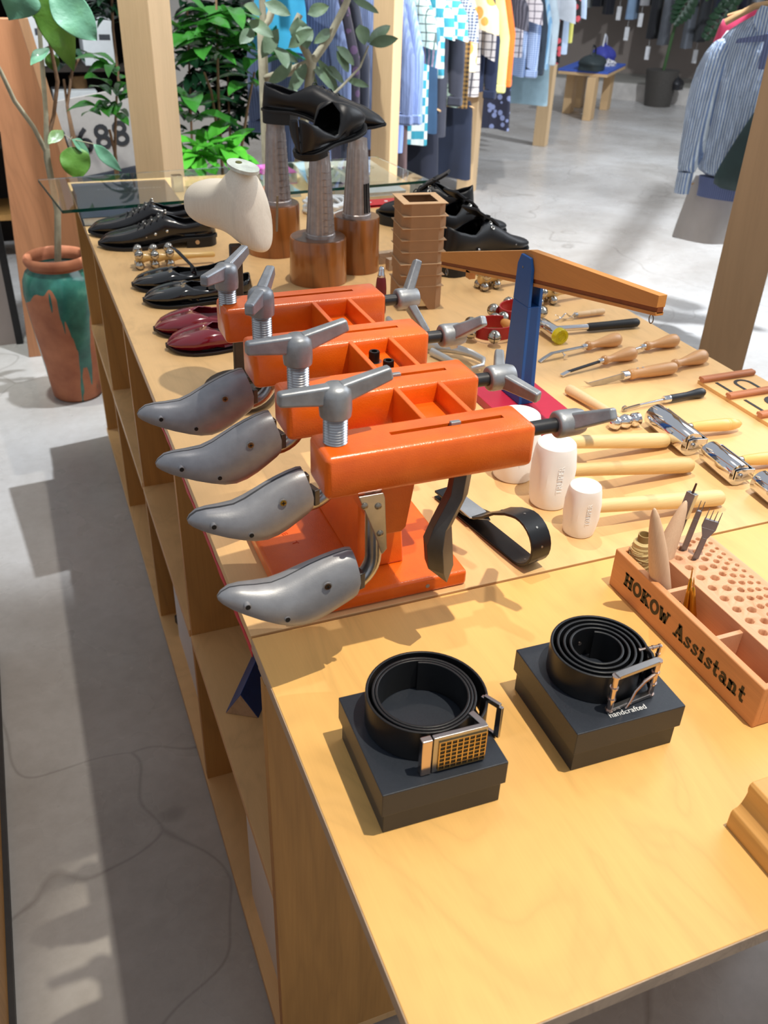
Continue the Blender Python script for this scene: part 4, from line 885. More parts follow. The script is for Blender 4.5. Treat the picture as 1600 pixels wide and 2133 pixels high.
# ================================================================= shoes
def lerp_tab(tab, u):
    for (a, *va), (b, *vb) in zip(tab, tab[1:]):
        if u <= b:
            k = (u - a) / (b - a); k = k * k * (3 - 2 * k) * .35 + k * .65
            return [x + (y - x) * k for x, y in zip(va, vb)]
    return list(tab[-1][1:])
WT = [(0, .02), (.015, .16), (.05, .27), (.12, .335), (.22, .345), (.38, .33), (.5, .37), (.62, .45), (.72, .485), (.8, .47), (.88, .40), (.94, .30), (.98, .17), (1.0, .03)]
def shoe(name, label, p_toe, p_heel, W, prof, rim, mat, group, sole=.010, heel=.020, solemat=None, z=T, hl=.27, welt=.003, pitch=0.0, cat='shoe', inner=None, throat=.45):
    """p_toe / p_heel on the surface; prof: (u, top height); rim: (u, rim height) up to the throat"""
    p1 = Vector((p_toe[0], p_toe[1], 0)); p0 = Vector((p_heel[0], p_heel[1], 0)); L = (p1 - p0).length; rz = math.atan2((p1 - p0).y, (p1 - p0).x)
    t = thing(name, label, cat, (p0.x, p0.y, z), Euler((0, pitch, rz)), group)
    def base(u): 
        k = max(0, min(1, (.62 - u) / .40)); k = k * k * (3 - 2 * k); toe = .006 * max(0, (u - .8) / .2) ** 2
        return sole + (heel - sole) * k + toe * 1.0
    us = [0, .008, .02, .05, .09, .14, .2, .26, .32, .38, .44, .5, .56, .62, .68, .74, .8, .85, .9, .94, .97, .99, 1.0]; rs = []; N = 22
    for u in us:
        w = lerp_tab(WT, u)[0] * W; b = base(u); zt = lerp_tab(prof, u)[0]
        a0 = 0.0
        if u < throat:
            a0 = 1.02 * min(1, (throat - u) / .12) ** .5; zr = lerp_tab(rim, u)[0]
            h = max(.01, (zr - b)) / (((1 + cos(a0)) / 2) ** .9 if a0 > 0 else 1)
            if a0 < 1.0: h = h * a0 / 1.02 + (zt - b) * (1 - a0 / 1.02)
        else: h = zt - b
        a0 = max(a0, .002); ring = []
        for j in range(N + 1):
            a = a0 + (2 * pi - 2 * a0) * j / N; s_ = sin(a); yy = w * (abs(s_) ** .75) * (1 if s_ > 0 else -1)
            if cos(a) < -.75: yy = w * (1 if s_ > 0 else -1) * max(0, min(1, (pi - abs(a if a < pi else 2 * pi - a)) / .72))
            x = u * L + (.012 * (1 - u / .06) * ((1 + cos(a)) / 2) if u < .06 else 0)
            ring.append((x, yy, b + h * ((1 + cos(a)) / 2) ** .9))
        rs.append(ring)
    up = obj('upper', MB().rings(rs, False, closed=False), mat, t, smooth=60, solid=.0022)
    sm = solemat or M_((20, 20, 22), .5)
    rs = []
    for u in us:
        w = lerp_tab(WT, u)[0] * W + welt; b = base(u); x = u * L + (-welt if u == 0 else welt if u == 1 else 0); s0 = sole * .9
        rs.append([(x, w, b - s0), (x, w * 1.0, b + .0005), (x, -w, b + .0005), (x, -w, b - s0)])
    so = obj('sole', MB().rings(rs), sm, t, smooth=40, bev=.0008)
    if heel > sole + .004:
        out = [(lerp_tab(WT, u)[0] * W + welt * .8, u * L) for u in us if u <= hl]
        poly = [(x, y) for y, x in out] + [(x, -y) for y, x in out[::-1]]
        mb = MB(); mb.prism([(x, y) for x, y in poly], 0, heel - sole * .9 + .001); obj('heel', mb, sm, t, smooth=40, bev=.0006)
    mb = MB(); rs = []
    for u in us[2:]:
        if u > throat + .1: break
        w = lerp_tab(WT, u)[0] * W * .86; b = base(u) + .002; rs.append([(u * L, w, b), (u * L, w, b + .0015), (u * L, -w, b + .0015), (u * L, -w, b)])
    obj('insole', mb.rings(rs), inner or M_((18, 17, 18), .8), t)
    return t, L
PAT = M_((14, 14, 16), .09, var=0, coat=.8); BLEA = M_((18, 18, 21), .24, var=.1, coat=.35); MATT = M_((20, 20, 23), .42, var=.1, bs_=.05); REDP = M_((118, 10, 30), .12, var=0, coat=.8)
STUD = M_((220, 216, 206), .18, 1.0, var=0)
def laces(t, L, W, u0, u1, n, zf, mat, r=.0014, wid=.28):
    for k in range(n):
        u = u0 + (u1 - u0) * k / max(1, n - 1); z = zf(u); w = W * wid * (.7 + .3 * k / n)
        mb = MB(); sgn = 1 if k % 2 else -1
        mb.tube([(u * L, -w, z - .006), (u * L + .002, -w * .5, z + .0015), (u * L + .004, 0, z + .0035), (u * L + .006, w * .5, z + .0015), (u * L + .008, w, z - .006)], r, 6); obj('lace', mb, mat, t)
def studs(t, pts, r=.0042, mat=STUD, name='stud'):
    for p in pts: mb = MB(); mb.sphere(p, r, 12); obj(name, mb, mat, t, smooth=70)
LG = 'pair of studded black lace shoes'
oxp = [(0, .072), (.2, .07), (.34, .074), (.42, .082), (.52, .068), (.65, .050), (.8, .040), (.92, .033), (1, .016)]; oxr = [(0, .074), (.1, .066), (.25, .058), (.36, .066), (.5, .078)]
def zox(u): return lerp_tab(oxp, u)[0] + .001
for (a, b, lab) in (((.016, 1.606), (.308, 1.566), 'shiny black lace shoe with silver studs, nearer of its pair'), ((.004, 1.728), (.296, 1.695), 'shiny black lace shoe with silver studs, farther of its pair, partly behind the nearer one')):
    t, L = shoe('lace_shoe', lab, a, b, .098, oxp, oxr, BLEA, LG, .009, .026, throat=.40)
    laces(t, L, .098, .42, .64, 5, zox, M_((26, 26, 28), .6), .0016, .34)
    studs(t, [(L * u, s * .098 * k, z) for s in (-1, 1) for u, k, z in ((.42, .345, .044), (.52, .375, .038), (.60, .405, .033), (.68, .42, .028))])
    for s in (-1, 1):
        mb = MB(); mb.cyl((L * .17, s * .0365, .015), (L * .17, s * .0385, .015), .0055, seg=16); obj('heel_stud', mb, M_((190, 170, 150), .3, .9), t)
        for k in range(4):
            u = .42 + .075 * k; mb = MB(); z = zox(u) - .006; mb.tube([(L * u, s * .014, z + .003), (L * (u + .02), s * .026, z - .004), (L * (u + .03), s * .036, .046 - .005 * k)], .0012, 6); obj('lace', mb, M_((30, 30, 33), .6), t)
        studs(t, [(L * (.42 + .06 * k), s * .013, zox(.42 + .06 * k) + .001) for k in range(4)], .0030, name='eyelet')
# mary janes in black patent
fp = [(0, .050), (.2, .045), (.4, .045), (.5, .044), (.6, .042), (.72, .038), (.85, .032), (.95, .024), (1, .012)]; fr_ = [(0, .055), (.08, .047), (.25, .036), (.45, .032), (.62, .036)]
MG = 'pair of black patent strap shoes'
for a, b, lab, up in (((.058, 1.152), (.296, 1.128), 'black patent strap shoe with a small yellow sole mark, nearer of its pair', 0), ((.050, 1.262), (.284, 1.236), 'black patent strap shoe with its strap standing up, farther of its pair', 1)):
    t, L = shoe('strap_shoe', lab, a, b, .094, fp, fr_, PAT, MG, .007, .010, throat=.62, inner=M_((15, 14, 15), .7))
    mb = MB()
    if up: mb.ribbon([(L * .42, .030, .034), (L * .43, .028, .052), (L * .50, .022, .070), (L * .56, .010, .084), (L * .60, .004, .090)], (1, 0, .4), .013, .003)
    else: mb.ribbon([(L * .40, -.032, .034), (L * .41, -.024, .050), (L * .42, 0, .058), (L * .41, .024, .050), (L * .40, .032, .034)], (1, 0, 0), .014, .003)
    obj('strap', mb, PAT, t, bev=.0005)
    if not up: mb = MB(); mb.beam((L * .18, .0345, .0055), (L * .25, .0350, .0055), .002, .0045); obj('sole_mark', mb, M_((222, 186, 30), .5), t)
RG = 'pair of dark red patent ballet flats'
rp = [(0, .050), (.3, .046), (.5, .046), (.6, .045), (.7, .041), (.85, .033), (.95, .024), (1, .012)]; rr_ = [(0, .054), (.08, .046), (.25, .036), (.5, .034), (.66, .040)]
for a, b, lab in (((.060, .880), (.300, .858), 'dark red patent ballet flat, nearer of its pair'), ((.052, .975), (.290, .950), 'dark red patent ballet flat, farther of its pair')):
    t, L = shoe('ballet_flat', lab, a, b, .096, rp, rr_, REDP, RG, .006, .008, throat=.64, solemat=M_((26, 12, 16), .5))
# chunky black sneakers at the right edge
SG = 'chunky black sneakers at the right edge of the table'
sp = [(0, .112), (.2, .100), (.34, .110), (.42, .122), (.52, .106), (.65, .082), (.76, .066), (.86, .055), (.95, .047), (1, .030)]; sr = [(0, .118), (.1, .106), (.25, .092), (.38, .112), (.5, .122)]
for a, b, lab in (((1.052, 1.262), (.765, 1.150), 'chunky black sneaker with double silver eyelets, toe at the table edge and nearest the viewer'), ((1.075, 1.425), (.800, 1.330), 'chunky black sneaker half hidden behind the nearest sneaker'), ((.80, 1.665), (1.035, 1.520), 'chunky black sneaker pointing left behind the cardboard tower')):
    t, L = shoe('chunky_sneaker', lab, a, b, .108, sp, sr, MATT, SG, .026, .040, throat=.40, welt=.004, solemat=M_((24, 26, 28), .5), hl=.99)
    laces(t, L, .108, .40, .60, 5, lambda u: lerp_tab(sp, u)[0] + .002, M_((20, 20, 22), .7), .0020, .26)
    mb = MB(); mb.ribbon([(L * .56, 0, .100), (L * .48, 0, .118), (L * .40, 0, .128), (L * .33, 0, .140), (L * .28, 0, .150)], (0, 1, 0), .052, .007); obj('tongue', mb, MATT, t, bev=.002)
    mb = MB(); mb.tube([(L * .44, -.012, .128), (L * .40, -.035, .132), (L * .36, -.030, .126), (L * .42, 0, .130), (L * .36, .030, .126), (L * .40, .035, .132), (L * .44, .012, .128)], .002, 6); obj('lace_bow', mb, M_((20, 20, 22), .7), t)
    for s in (-1, 1):
        for k in range(4):
            u = .44 + .065 * k; z = lerp_tab(sp, u)[0] - .010
            for dz, dy in ((.001, .023), (-.009, .033)):
                c = Vector((L * u + .004, s * dy, z + dz - .002 * k)); n_ = Vector((0, s * .7, .7)); x_ = Vector((1, 0, 0)); y_ = n_.cross(x_).normalized()
                mb = MB(); mb.tube([c + n_ * .002 + (x_ * cos(a * pi / 5) + y_ * sin(a * pi / 5)) * .0042 for a in range(11)], .0017, 6, cap=False); obj('eyelet', mb, STUD, t)
        studs(t, [(L * .30, s * .036, .056), (L * .70, s * .0485, .052)], .0042, M_((170, 170, 172), .3, .9))

# ================================================================= logs with metal lasts
LOGW = wood((166, 102, 48), .6, 'z', 1.2, .28, 6, 'varnished_log', coat=.5, contrast=1.2); LOGT = wood((112, 74, 48), .7, 'x', 3, .3, 10, 'log_top', coat=.4)
STM = M_((168, 158, 154), .40, .6, var=.15, vs=60, bs_=.12, bscale=150)
def log_stand(x, y, r, h, ht, tilt, label, slits, lean=(0, 0)):
    t = thing('log_base', label, 'wooden base', (x, y, T), 0, 'varnished log bases with metal towers')
    mb = MB(); rs = []
    for f, k in ((0, 1.0), (.02, 1.02), (.5, 1.0), (.97, .99), (1.0, .965)):
        rs.append([(r * k * (1 + .018 * sin(3 * a * 2 * pi / 40 + x * 9)) * cos(a * 2 * pi / 40), r * k * (1 + .018 * cos(2 * a * 2 * pi / 40)) * sin(a * 2 * pi / 40), f * h) for a in range(40)])
    obj('log', mb.rings(rs), LOGW, t, smooth=40); mb = MB(); mb.cyl((0, 0, h), (0, 0, h + .0006), r * .94, seg=40); obj('log_top', mb, LOGT, t)
    s = thing('shoe_tower', label.replace('varnished brown log base', 'ribbed grey metal tower').replace('carrying', 'under'), 'shoe stand', (x + lean[0], y + lean[1], T + h + .0006), 0, 'ribbed metal towers on the logs')
    H = ht - h - .0006; r0, r1 = .0320, .0215; mb = MB(); N = 56; rs = []
    for f in (0, .04, .05, .35, .65, .88, .89, 1.0):
        rr = (r0 + (r1 - r0) * f ** .9) * (1.08 if f < .045 else 1)
        rs.append([(rr * (1 + (.05 if (j % 4) < 2 and .045 < f < .885 else 0)) * cos(2 * pi * j / N), rr * 1.0 * (1 + (.05 if (j % 4) < 2 and .045 < f < .885 else 0)) * sin(2 * pi * j / N), f * H) for j in range(N)])
    obj('tower', mb.rings(rs), STM, s, smooth=25)
    if slits == 1:     # open slots
        for a in (-75, -60, -45): 
            aa = radians(a); mb = MB(); p = [Vector(((r0 + (r1 - r0) * f + .0012) * cos(aa), (r0 + (r1 - r0) * f + .0012) * sin(aa), f * H)) for f in (.07, .45)]
            mb.beam(p[0], p[1], .0035, .003, up=(cos(aa), sin(aa), 0)); obj('slot', mb, DARK, s)
    else:
        for k in range(10):
            f = .08 + k * .078; rr = r0 + (r1 - r0) * f ** .9 + .0012; mb = MB(); mb.tube([(rr * cos(radians(a)), rr * sin(radians(a)), f * H) for a in range(-100, -15, 12)], .0009, 5); obj('rung', mb, M_((170, 160, 156), .3, .9), s)
    return t
log_stand(.435, 1.452, .0650, .124, .312, 0, 'varnished brown log base at the left, carrying the heel of the black oxford', 0, (.008, -.012))
log_stand(.472, 1.205, .0660, .103, .287, 0, 'varnished brown log base in front, carrying the open black slipper', 0, (.004, -.005))
log_stand(.588, 1.262, .0555, .128, .302, 0, 'varnished brown log base at the right, carrying the toe of the black oxford', 1, (-.003, -.006))
op = [(0, .080), (.2, .076), (.34, .082), (.42, .086), (.52, .076), (.65, .060), (.8, .046), (.92, .030), (1, .014)]; orr = [(0, .086), (.1, .078), (.25, .064), (.36, .076), (.5, .086)]
t, L = shoe('oxford_shoe', 'black heeled oxford raised across two metal towers, toe pointing right', (.662, 1.285), (.416, 1.448), .094, op, orr, MATT, None, .006, .030, z=T + .312, throat=.40, hl=.30, pitch=radians(-0.5))
laces(t, L, .090, .42, .60, 4, lambda u: lerp_tab(op, u)[0] + .001, M_((24, 24, 27), .6), .0014, .2)
dp = [(0, .075), (.3, .06), (.5, .068), (.62, .074), (.7, .070), (.82, .056), (.93, .040), (1, .018)]; dr = [(0, .082), (.1, .070), (.25, .044), (.42, .022), (.56, .056), (.68, .074)]
t, L = shoe('open_slipper', 'black leather slipper with wide open side, resting on the front metal tower', (.572, 1.215), (.405, 1.100), .104, dp, dr, MATT, None, .006, .014, z=T + .290, throat=.60, hl=.25, pitch=radians(-14))
# ================================================================= carved wooden last on an iron cobbler's stand
CREAM = wood((232, 222, 204), .92, 'z', 3, .6, 3, 'pale_last_wood', bmp=.1)
IRON = M_((76, 68, 62), .5, .7, var=.2, vs=40, bs_=.3, bscale=90)
st = thing('cobbler_stand', 'dark iron cobbler stand with ring foot under the pale wooden last', 'stand', (.142, .632, T))
mb = MB(); mb.tube([(.052 * cos(a * pi / 14), .066 * sin(a * pi / 14), .012) for a in range(29)], .0105, 10, cap=False); obj('ring_foot', mb, IRON, st)
mb = MB(); mb.beam((-.050, 0, .012), (.050, 0, .012), .018, .012); obj('cross_bar', mb, IRON, st, bev=.002)
mb = MB(); mb.beam((.002, 0, .012), (.010, .012, .262), .020, .014, up=(0, 1, 0)); obj('stem', mb, IRON, st, bev=.003)
H0 = Vector((.196, .612, T + .246)); TOE = PY(412, 440, .80); d = TOE - H0; Lw = d.length
t = thing('wooden_last', 'pale carved wooden shoe last mounted on the iron stand', 'shoe last', H0)
xx = d.normalized(); yy = Vector((0, 0, 1)).cross(xx).normalized(); zz = xx.cross(yy); rs = []
for u, zb, zt, w in ((0, .012, .050, .010), (.02, .006, .085, .020), (.06, .002, .108, .029), (.14, 0, .119, .035), (.24, .000, .121, .036), (.33, .002, .119, .035), (.42, .004, .105, .034), (.52, .004, .086, .037), (.62, .000, .078, .043), (.74, -.004, .074, .048), (.85, -.004, .068, .046), (.93, -.002, .058, .038), (.98, .006, .046, .026), (1.0, .014, .034, .010)):
    ring = []
    for j in range(24):
        a = 2 * pi * j / 24; c_, s_ = cos(a), sin(a); h = zt - zb
        k = 1 - (.28 if u < .38 and c_ > 0 else 0) * c_
        zc_ = zb + h * (1 + (abs(c_) ** .8) * (1 if c_ > 0 else -1)) / 2; ring.append(xx * (u * Lw * 1.0 + max(0, zc_) * .42 * max(0, 1 - u * 1.6)) + yy * (w * k * (abs(s_) ** .85) * (1 if s_ > 0 else -1)) + zz * (zb + h * (1 + (abs(c_) ** .8) * (1 if c_ > 0 else -1)) / 2))
    rs.append(ring)
obj('body', MB().rings(rs), CREAM, t, smooth=60, sub=1)
mb = MB(); c = xx * (.205 * Lw + .034) + zz * .1200; mb.add([c + xx * .033 * cos(a * pi / 12) + yy * .021 * sin(a * pi / 12) + zz * .0012 for a in range(24)] + [c + xx * .033 * cos(a * pi / 12) + yy * .021 * sin(a * pi / 12) - zz * .004 for a in range(24)], [tuple(range(24)), tuple(range(24, 48))[::-1]] + [(i, (i + 1) % 24, 24 + (i + 1) % 24, 24 + i) for i in range(24)]); obj('top_face', mb, M_((206, 214, 204), .4, var=.2, vs=60), t)
mb = MB(); mb.cyl(c + zz * .0005 + xx * .012, c + zz * .0022 + xx * .012, .0052, seg=16); obj('peg_hole', mb, M_((92, 96, 36), .5), t)
mb = MB(); mb.beam(xx * .135 * Lw - yy * .0335 + zz * .085, xx * .10 * Lw - yy * .031 + zz * .030, .0022, .003, up=(-yy.x, -yy.y, -yy.z)); obj('crack', mb, M_((120, 104, 82), .8), t)

# ================================================================= glass sheet, books and small things under it
GLASS = bpy.data.materials.new('glass_sheet'); GLASS.use_nodes = True; nt = GLASS.node_tree; b = nt.nodes['Principled BSDF']
b.inputs['Base Color'].default_value = (.90, .97, .95, 1); b.inputs['Roughness'].default_value = .0; b.inputs['Transmission Weight'].default_value = 1; b.inputs['IOR'].default_value = 1.45
GEDGE = M_((20, 84, 70), .1, var=0, trans=.55)
t = thing('glass_sheet', 'clear green edged glass sheet raised over the books at the far end of the table', 'glass', (.485, 2.02, T + .048), radians(5.5))
obj('pane', MB().box((0, 0, .004), (1.118, .385, .008)), GLASS, t)
for cx_, cy_, sx_, sy_ in ((0, -.1935, 1.118, .001), (0, .1935, 1.118, .001), (-.5598, 0, .001, .385), (.5598, 0, .001, .385)): obj('polished_edge', MB().box((cx_, cy_, .004), (sx_, sy_, .008)), GEDGE, t)
for px, py in ((-.16, .13), (-.16, -.13), (.535, -.15), (.27, -.13)):
    o = obj('support_block', MB().box((px, py, -.024), (.03, .03, .048)), M_((216, 226, 224), .1, var=0, trans=.6), t, bev=.001)
def book(x, y, w, d, h, rz, cover, label, name='book', cat='book', pages=True, z=0, group='books and magazines under the glass sheet'):
    t = thing(name, label, cat, (x, y, T + z), radians(rz), group)
    if pages: obj('pages', MB().box((.002, 0, h / 2), (w - .006, d - .006, h - .002)), M_((226, 222, 212), .8), t)
    obj('cover', MB().box((0, 0, h - .0005), (w, d, .0014)), cover, t); obj('cover', MB().box((0, 0, .0007), (w, d, .0014)), cover, t); return t
k = book(.142, 2.01, .285, .39, .022, -1, M_((46, 50, 66), .35, var=.1), 'large dark navy book lying under the left end of the glass')
for q_, (s, y_, x_) in enumerate((('AXONOMETRIC', .11, -.03), ('STUDIO', .11, .08))):
    text_obj('cover_text', s, .016, M_((200, 200, 204), .5), Matrix.Translation((x_, y_, .0224)) @ Matrix.Rotation(pi, 4, 'Z'), k, depth=.0001) if False else None
mb = MB(); random.seed(5)
for q_ in range(2):
    for i in range(9): mb.box((-.07 + .105 * q_ + .0095 * i, .10 - .008 * q_, .0224), (.006, .004 + .002 * (i % 3 == 0), .0003))
obj('cover_print', mb, M_((190, 192, 198), .5), k)
k = book(.645, 2.235, .12, .17, .034, 2, M_((238, 92, 196), .4, var=.03), 'bright pink booklet lying under the middle of the glass')
mb = MB(); [mb.box((-.045 + .018 * i, .07 - .02 * j, .0342), (.008, .003, .0004)) for i in range(6) for j in range(7)]; obj('cover_print', mb, M_((248, 150, 222), .4), k)
k = book(.560, 2.080, .22, .17, .010, 3, M_((190, 196, 188), .4, var=.1), 'grey magazine with an orange patch below the pink booklet')
obj('orange_patch', MB().box((.015, -.012, .0102), (.06, .05, .0004)), M_((234, 100, 54), .5), k)
k = book(.885, 2.190, .285, .33, .022, -3, M_((204, 198, 180), .4, var=.06), 'cream picture magazine with printed sunglasses under the right end of the glass')
for i, c in enumerate(((62, 48, 44), (66, 44, 38), (150, 34, 84), (40, 110, 90))):
    for s in (-1, 1): mb = MB(); mb.tube([(-.09 + .06 * i + s * .013 + .011 * cos(a * pi / 6), .045 + .022 * sin(a * pi / 6), .0222) for a in range(13)], .0022, 5, cap=False, flat=.3); obj('printed_lens', mb, M_(c, .5), k)
mb = MB(); [mb.box((-.10 + .012 * i, -.055, .0222), (.008, .006, .0003)) for i in range(14)]; obj('cover_print', mb, M_((120, 116, 108), .6), k)
k = book(.915, 1.985, .19, .075, .012, 2, M_((238, 240, 240), .4, var=.03), 'thin white booklet in front of the cream magazine')
k = book(.905, 1.850, .175, .065, .008, 3, M_((204, 30, 48), .4, var=.05), 'red sleeve with white dots beside the left pointing sneaker', pages=False, name='red_sleeve', cat='sleeve')
mb = MB(); [mb.cyl((-.06 + .055 * i, 0, .0076), (-.06 + .055 * i, 0, .0088), .006, seg=12) for i in range(3)]; obj('white_dot', mb, WHITE, k)
t = thing('white_cord', 'coiled white cord heaped between the log bases', 'cord', (.690, 1.80, T))
mb = MB(); pts = []; random.seed(11)
for i in range(200):
    a = i * .33; pts.append((.055 * cos(a) * (1 + .3 * sin(i * .11)), .050 * sin(a) * (1 + .25 * cos(i * .13)), .006 + .028 * (i / 200) + .004 * sin(i * .7)))
obj('cord', mb.tube(pts, .0045, 7), M_((214, 218, 220), .6), t)
t = thing('wooden_block', 'small pale wooden frame between the logs and the kraft tower', 'block', (.705, 1.255, T), .1, None)
obj('frame', MB().box((0, -.02, .014), (.10, .02, .028)), PLYEDGE, t, bev=.001); obj('frame', MB().box((0, .035, .014), (.10, .02, .028)), PLYEDGE, t, bev=.001)
mb = MB(); mb.tube([(-.03, -.02, .031), (-.01, 0, .04), (.0, .02, .034), (.02, .03, .031)], .0025, 6); obj('red_cord', mb, M_((200, 34, 40), .6), t)
# ================================================================= glazed jar with the large leaved tree
def glaze():
    m, nt, b = nodes('terracotta_with_dripping_glaze'); tc = nt.nodes.new('ShaderNodeTexCoord'); sp_ = nt.nodes.new('ShaderNodeSeparateXYZ'); link(nt, tc.outputs['Object'], sp_.inputs[0])
    def n_(scale, sc, detail=2):
        mp = nt.nodes.new('ShaderNodeMapping'); mp.inputs['Scale'].default_value = sc; link(nt, tc.outputs['Object'], mp.inputs[0]); return noise(nt, mp.outputs[0], scale, detail, .5)
    drip = n_(22, (1, 1, .045)); big = n_(7, (1, 1, .3))
    def mth(op, a, b_, ):
        x = nt.nodes.new('ShaderNodeMath'); x.operation = op
        for i, v in enumerate((a, b_)):
            if isinstance(v, (int, float)): x.inputs[i].default_value = v
            else: link(nt, v, x.inputs[i])
        return x.outputs[0]
    pw = mth('POWER', mth('MAXIMUM', mth('SUBTRACT', drip, .50), 0.0), .6)
    lim = mth('SUBTRACT', .415, mth('ADD', mth('MULTIPLY', pw, 1.5), mth('MULTIPLY', mth('SUBTRACT', big, .5), .35)))
    f = mth('MULTIPLY', mth('GREATER_THAN', sp_.outputs[2], lim), mth('LESS_THAN', sp_.outputs[2], .522))
    terra = ramp(nt, noise(nt, tc.outputs['Object'], 9, 6), [(.3, lin((146, 84, 56))), (.7, lin((186, 118, 82)))])
    gl = ramp(nt, noise(nt, tc.outputs['Object'], 12, 5), [(.3, lin((24, 70, 66))), (.6, lin((52, 112, 98))), (.8, lin((92, 146, 126)))])
    mx = nt.nodes.new('ShaderNodeMix'); mx.data_type = 'RGBA'; link(nt, f, mx.inputs[0]); link(nt, terra, mx.inputs[6]); link(nt, gl, mx.inputs[7]); link(nt, mx.outputs[2], b.inputs['Base Color'])
    link(nt, ramp(nt, f, [(0, (.75,) * 3), (1, (.14,) * 3)]), b.inputs['Roughness']); bump(nt, noise(nt, tc.outputs['Object'], 30, 4), b, .15, .003); return m
jar = thing('planter_jar', 'tall terracotta jar with green glaze dripping down, beside the cabinet', 'plant pot', (-.06, 2.74, 0))
mb = MB(); mb.lathe([(.085, 0), (.094, .01), (.100, .06), (.116, .2), (.131, .34), (.137, .43), (.133, .475), (.120, .505), (.104, .520), (.102, .528), (.113, .534), (.118, .548), (.116, .562), (.108, .568), (.098, .562), (.094, .54), (.10, .50)], seg=48, cap=True)
obj('vessel', mb, glaze(), jar, smooth=50)
mb = MB(); mb.cyl((0, 0, .50), (0, 0, .515), .097, seg=32); obj('soil', mb, M_((44, 34, 26), .9, bs_=.6, bscale=90), jar)

def leafmat(rgb, rough=.35, back=None, coat=.2, name='leaf'):
    m, nt, b = nodes(name); c = lin(rgb); co = coords(nt); oi = nt.nodes.new('ShaderNodeNewGeometry')
    col = ramp(nt, noise(nt, co, 7, 3), [(.25, mul(c, .62)), (.55, c), (.8, mul((c[0] * 1.15, c[1] * 1.1, c[2] * .8), 1.25))]); link(nt, col, b.inputs['Base Color'])
    b.inputs['Roughness'].default_value = rough; b.inputs['Coat Weight'].default_value = coat; b.inputs['Transmission Weight'].default_value = 0
    b.inputs['Subsurface Weight'].default_value = 0; bump(nt, noise(nt, co, 45, 3), b, .5, .004)
    ts = nt.nodes.new('ShaderNodeBsdfTranslucent'); link(nt, col, ts.inputs[0]); mx = nt.nodes.new('ShaderNodeMixShader'); mx.inputs[0].default_value = .25
    out = [n for n in nt.nodes if n.type == 'OUTPUT_MATERIAL'][0]; link(nt, b.outputs[0], mx.inputs[1]); link(nt, ts.outputs[0], mx.inputs[2]); link(nt, mx.outputs[0], out.inputs[0]); return m
def leaf(mb, p0, p1, w, up=(0, 0, 1), droop=.15, fold=.18, shape='ovate', wav=.04):
    p0 = Vector(p0); p1 = Vector(p1); d = p1 - p0; L = d.length; dd = d.normalized(); up = Vector(up); sx_ = dd.cross(up)
    if sx_.length < .05: sx_ = dd.cross(Vector((1, 0, 0)))
    sx_.normalize(); n_ = sx_.cross(dd); vs = []; N = 9
    W_ = {'ovate': (0, .42, .78, .96, 1.0, .92, .74, .46, .0), 'lance': (0, .5, .82, .97, 1.0, .93, .75, .45, 0), 'heart': (.45, .95, 1.0, .96, .86, .7, .48, .22, 0), 'round': (.2, .75, .95, 1, 1, .95, .8, .5, .1)}[shape]
    for i in range(N):
        f = i / (N - 1); c = p0 + d * f - n_ * droop * L * f * f + n_ * droop * L * .3 * sin(pi * f)
        ww = W_[i] * w / 2
        for k in (-1, -.5, 0, .5, 1): vs.append(c + sx_ * ww * k + n_ * (abs(k) * ww * fold * 2 + wav * w * sin(f * 11 + k * 2) * abs(k)))
    fs = [(i * 5 + k, i * 5 + k + 1, (i + 1) * 5 + k + 1, (i + 1) * 5 + k) for i in range(N - 1) for k in range(4)]
    mb.add(vs, fs)
BARK = M_((150, 142, 118), .8, var=.2, vs=30, bs_=.3, bscale=60); BARK2 = M_((118, 90, 66), .85, var=.25, vs=40, bs_=.4, bscale=60)
tree = thing('potted_tree', 'slim branching tree with large heart shaped leaves growing from the glazed jar', 'tree', (-.06, 2.74, .515))
YT = 2.74
def at(u, v, y): return PY(u, v, y)
def tb_(pts, r, name, mat, par): 
    return obj(name, MB().tube(pts, r, 10), mat, par, smooth=60)
tr0 = Vector((-.06, 2.74, .505))
tb_([tr0, at(120, 440, YT), at(98, 330, YT), at(97, 310, YT)], [.013, .012, .012, .011], 'trunk', BARK, tree)
tb_([at(97, 318, YT), at(70, 265, YT - .01), at(30, 210, YT - .03), at(2, 150, YT - .05), at(-30, 90, YT - .05)], [.009, .008, .008, .007, .006], 'branch', BARK, tree)
tb_([at(97, 315, YT), at(96, 240, YT), at(90, 160, YT), at(82, 60, YT), at(70, -30, YT)], [.010, .008, .008, .007, .006], 'branch', BARK, tree)
tb_([at(98, 300, YT), at(112, 240, YT + .02), at(120, 170, YT + .02), at(104, 90, YT), at(82, 20, YT), at(78, -30, YT)], [.007, .007, .007, .006, .006, .005], 'branch', BARK2, tree)
VEL = leafmat((98, 150, 118), .5, name='pale_leaf'); GRN = leafmat((86, 132, 40), .5, name='green_leaf')
def bigleaf(p0, p1, w, mat, up, shape='heart', droop=.1, petiole=None):
    mb = MB(); leaf(mb, p0, p1, w, up, droop, .10, shape, .05); o = obj('leaf', mb, mat, tree, smooth=80, solid=.0008, sub=1)
    mb = MB(); leaf_dir = Vector(p1) - Vector(p0); n = Vector(up); mb.tube([Vector(p0) + leaf_dir * f * .92 for f in (0, .3, .6, 1)], [.0016, .0012, .0009, .0004], 6); 
    return o
V = Vector
bigleaf(at(52, -28, 2.60), at(18, 43, 2.60), .13, VEL, (.1, -1, .25))
bigleaf(at(100, -15, 2.62), at(203, 80, 2.56), .125, VEL, (-.1, -.9, .5), 'ovate')
bigleaf(at(88, -10, 2.70), at(160, 153, 2.74), .125, GRN, (.2, -1, .1), 'heart')
bigleaf(at(84, 5, 2.78), at(113, 62, 2.78), .10, GRN, (.2, -1, .1), 'heart')
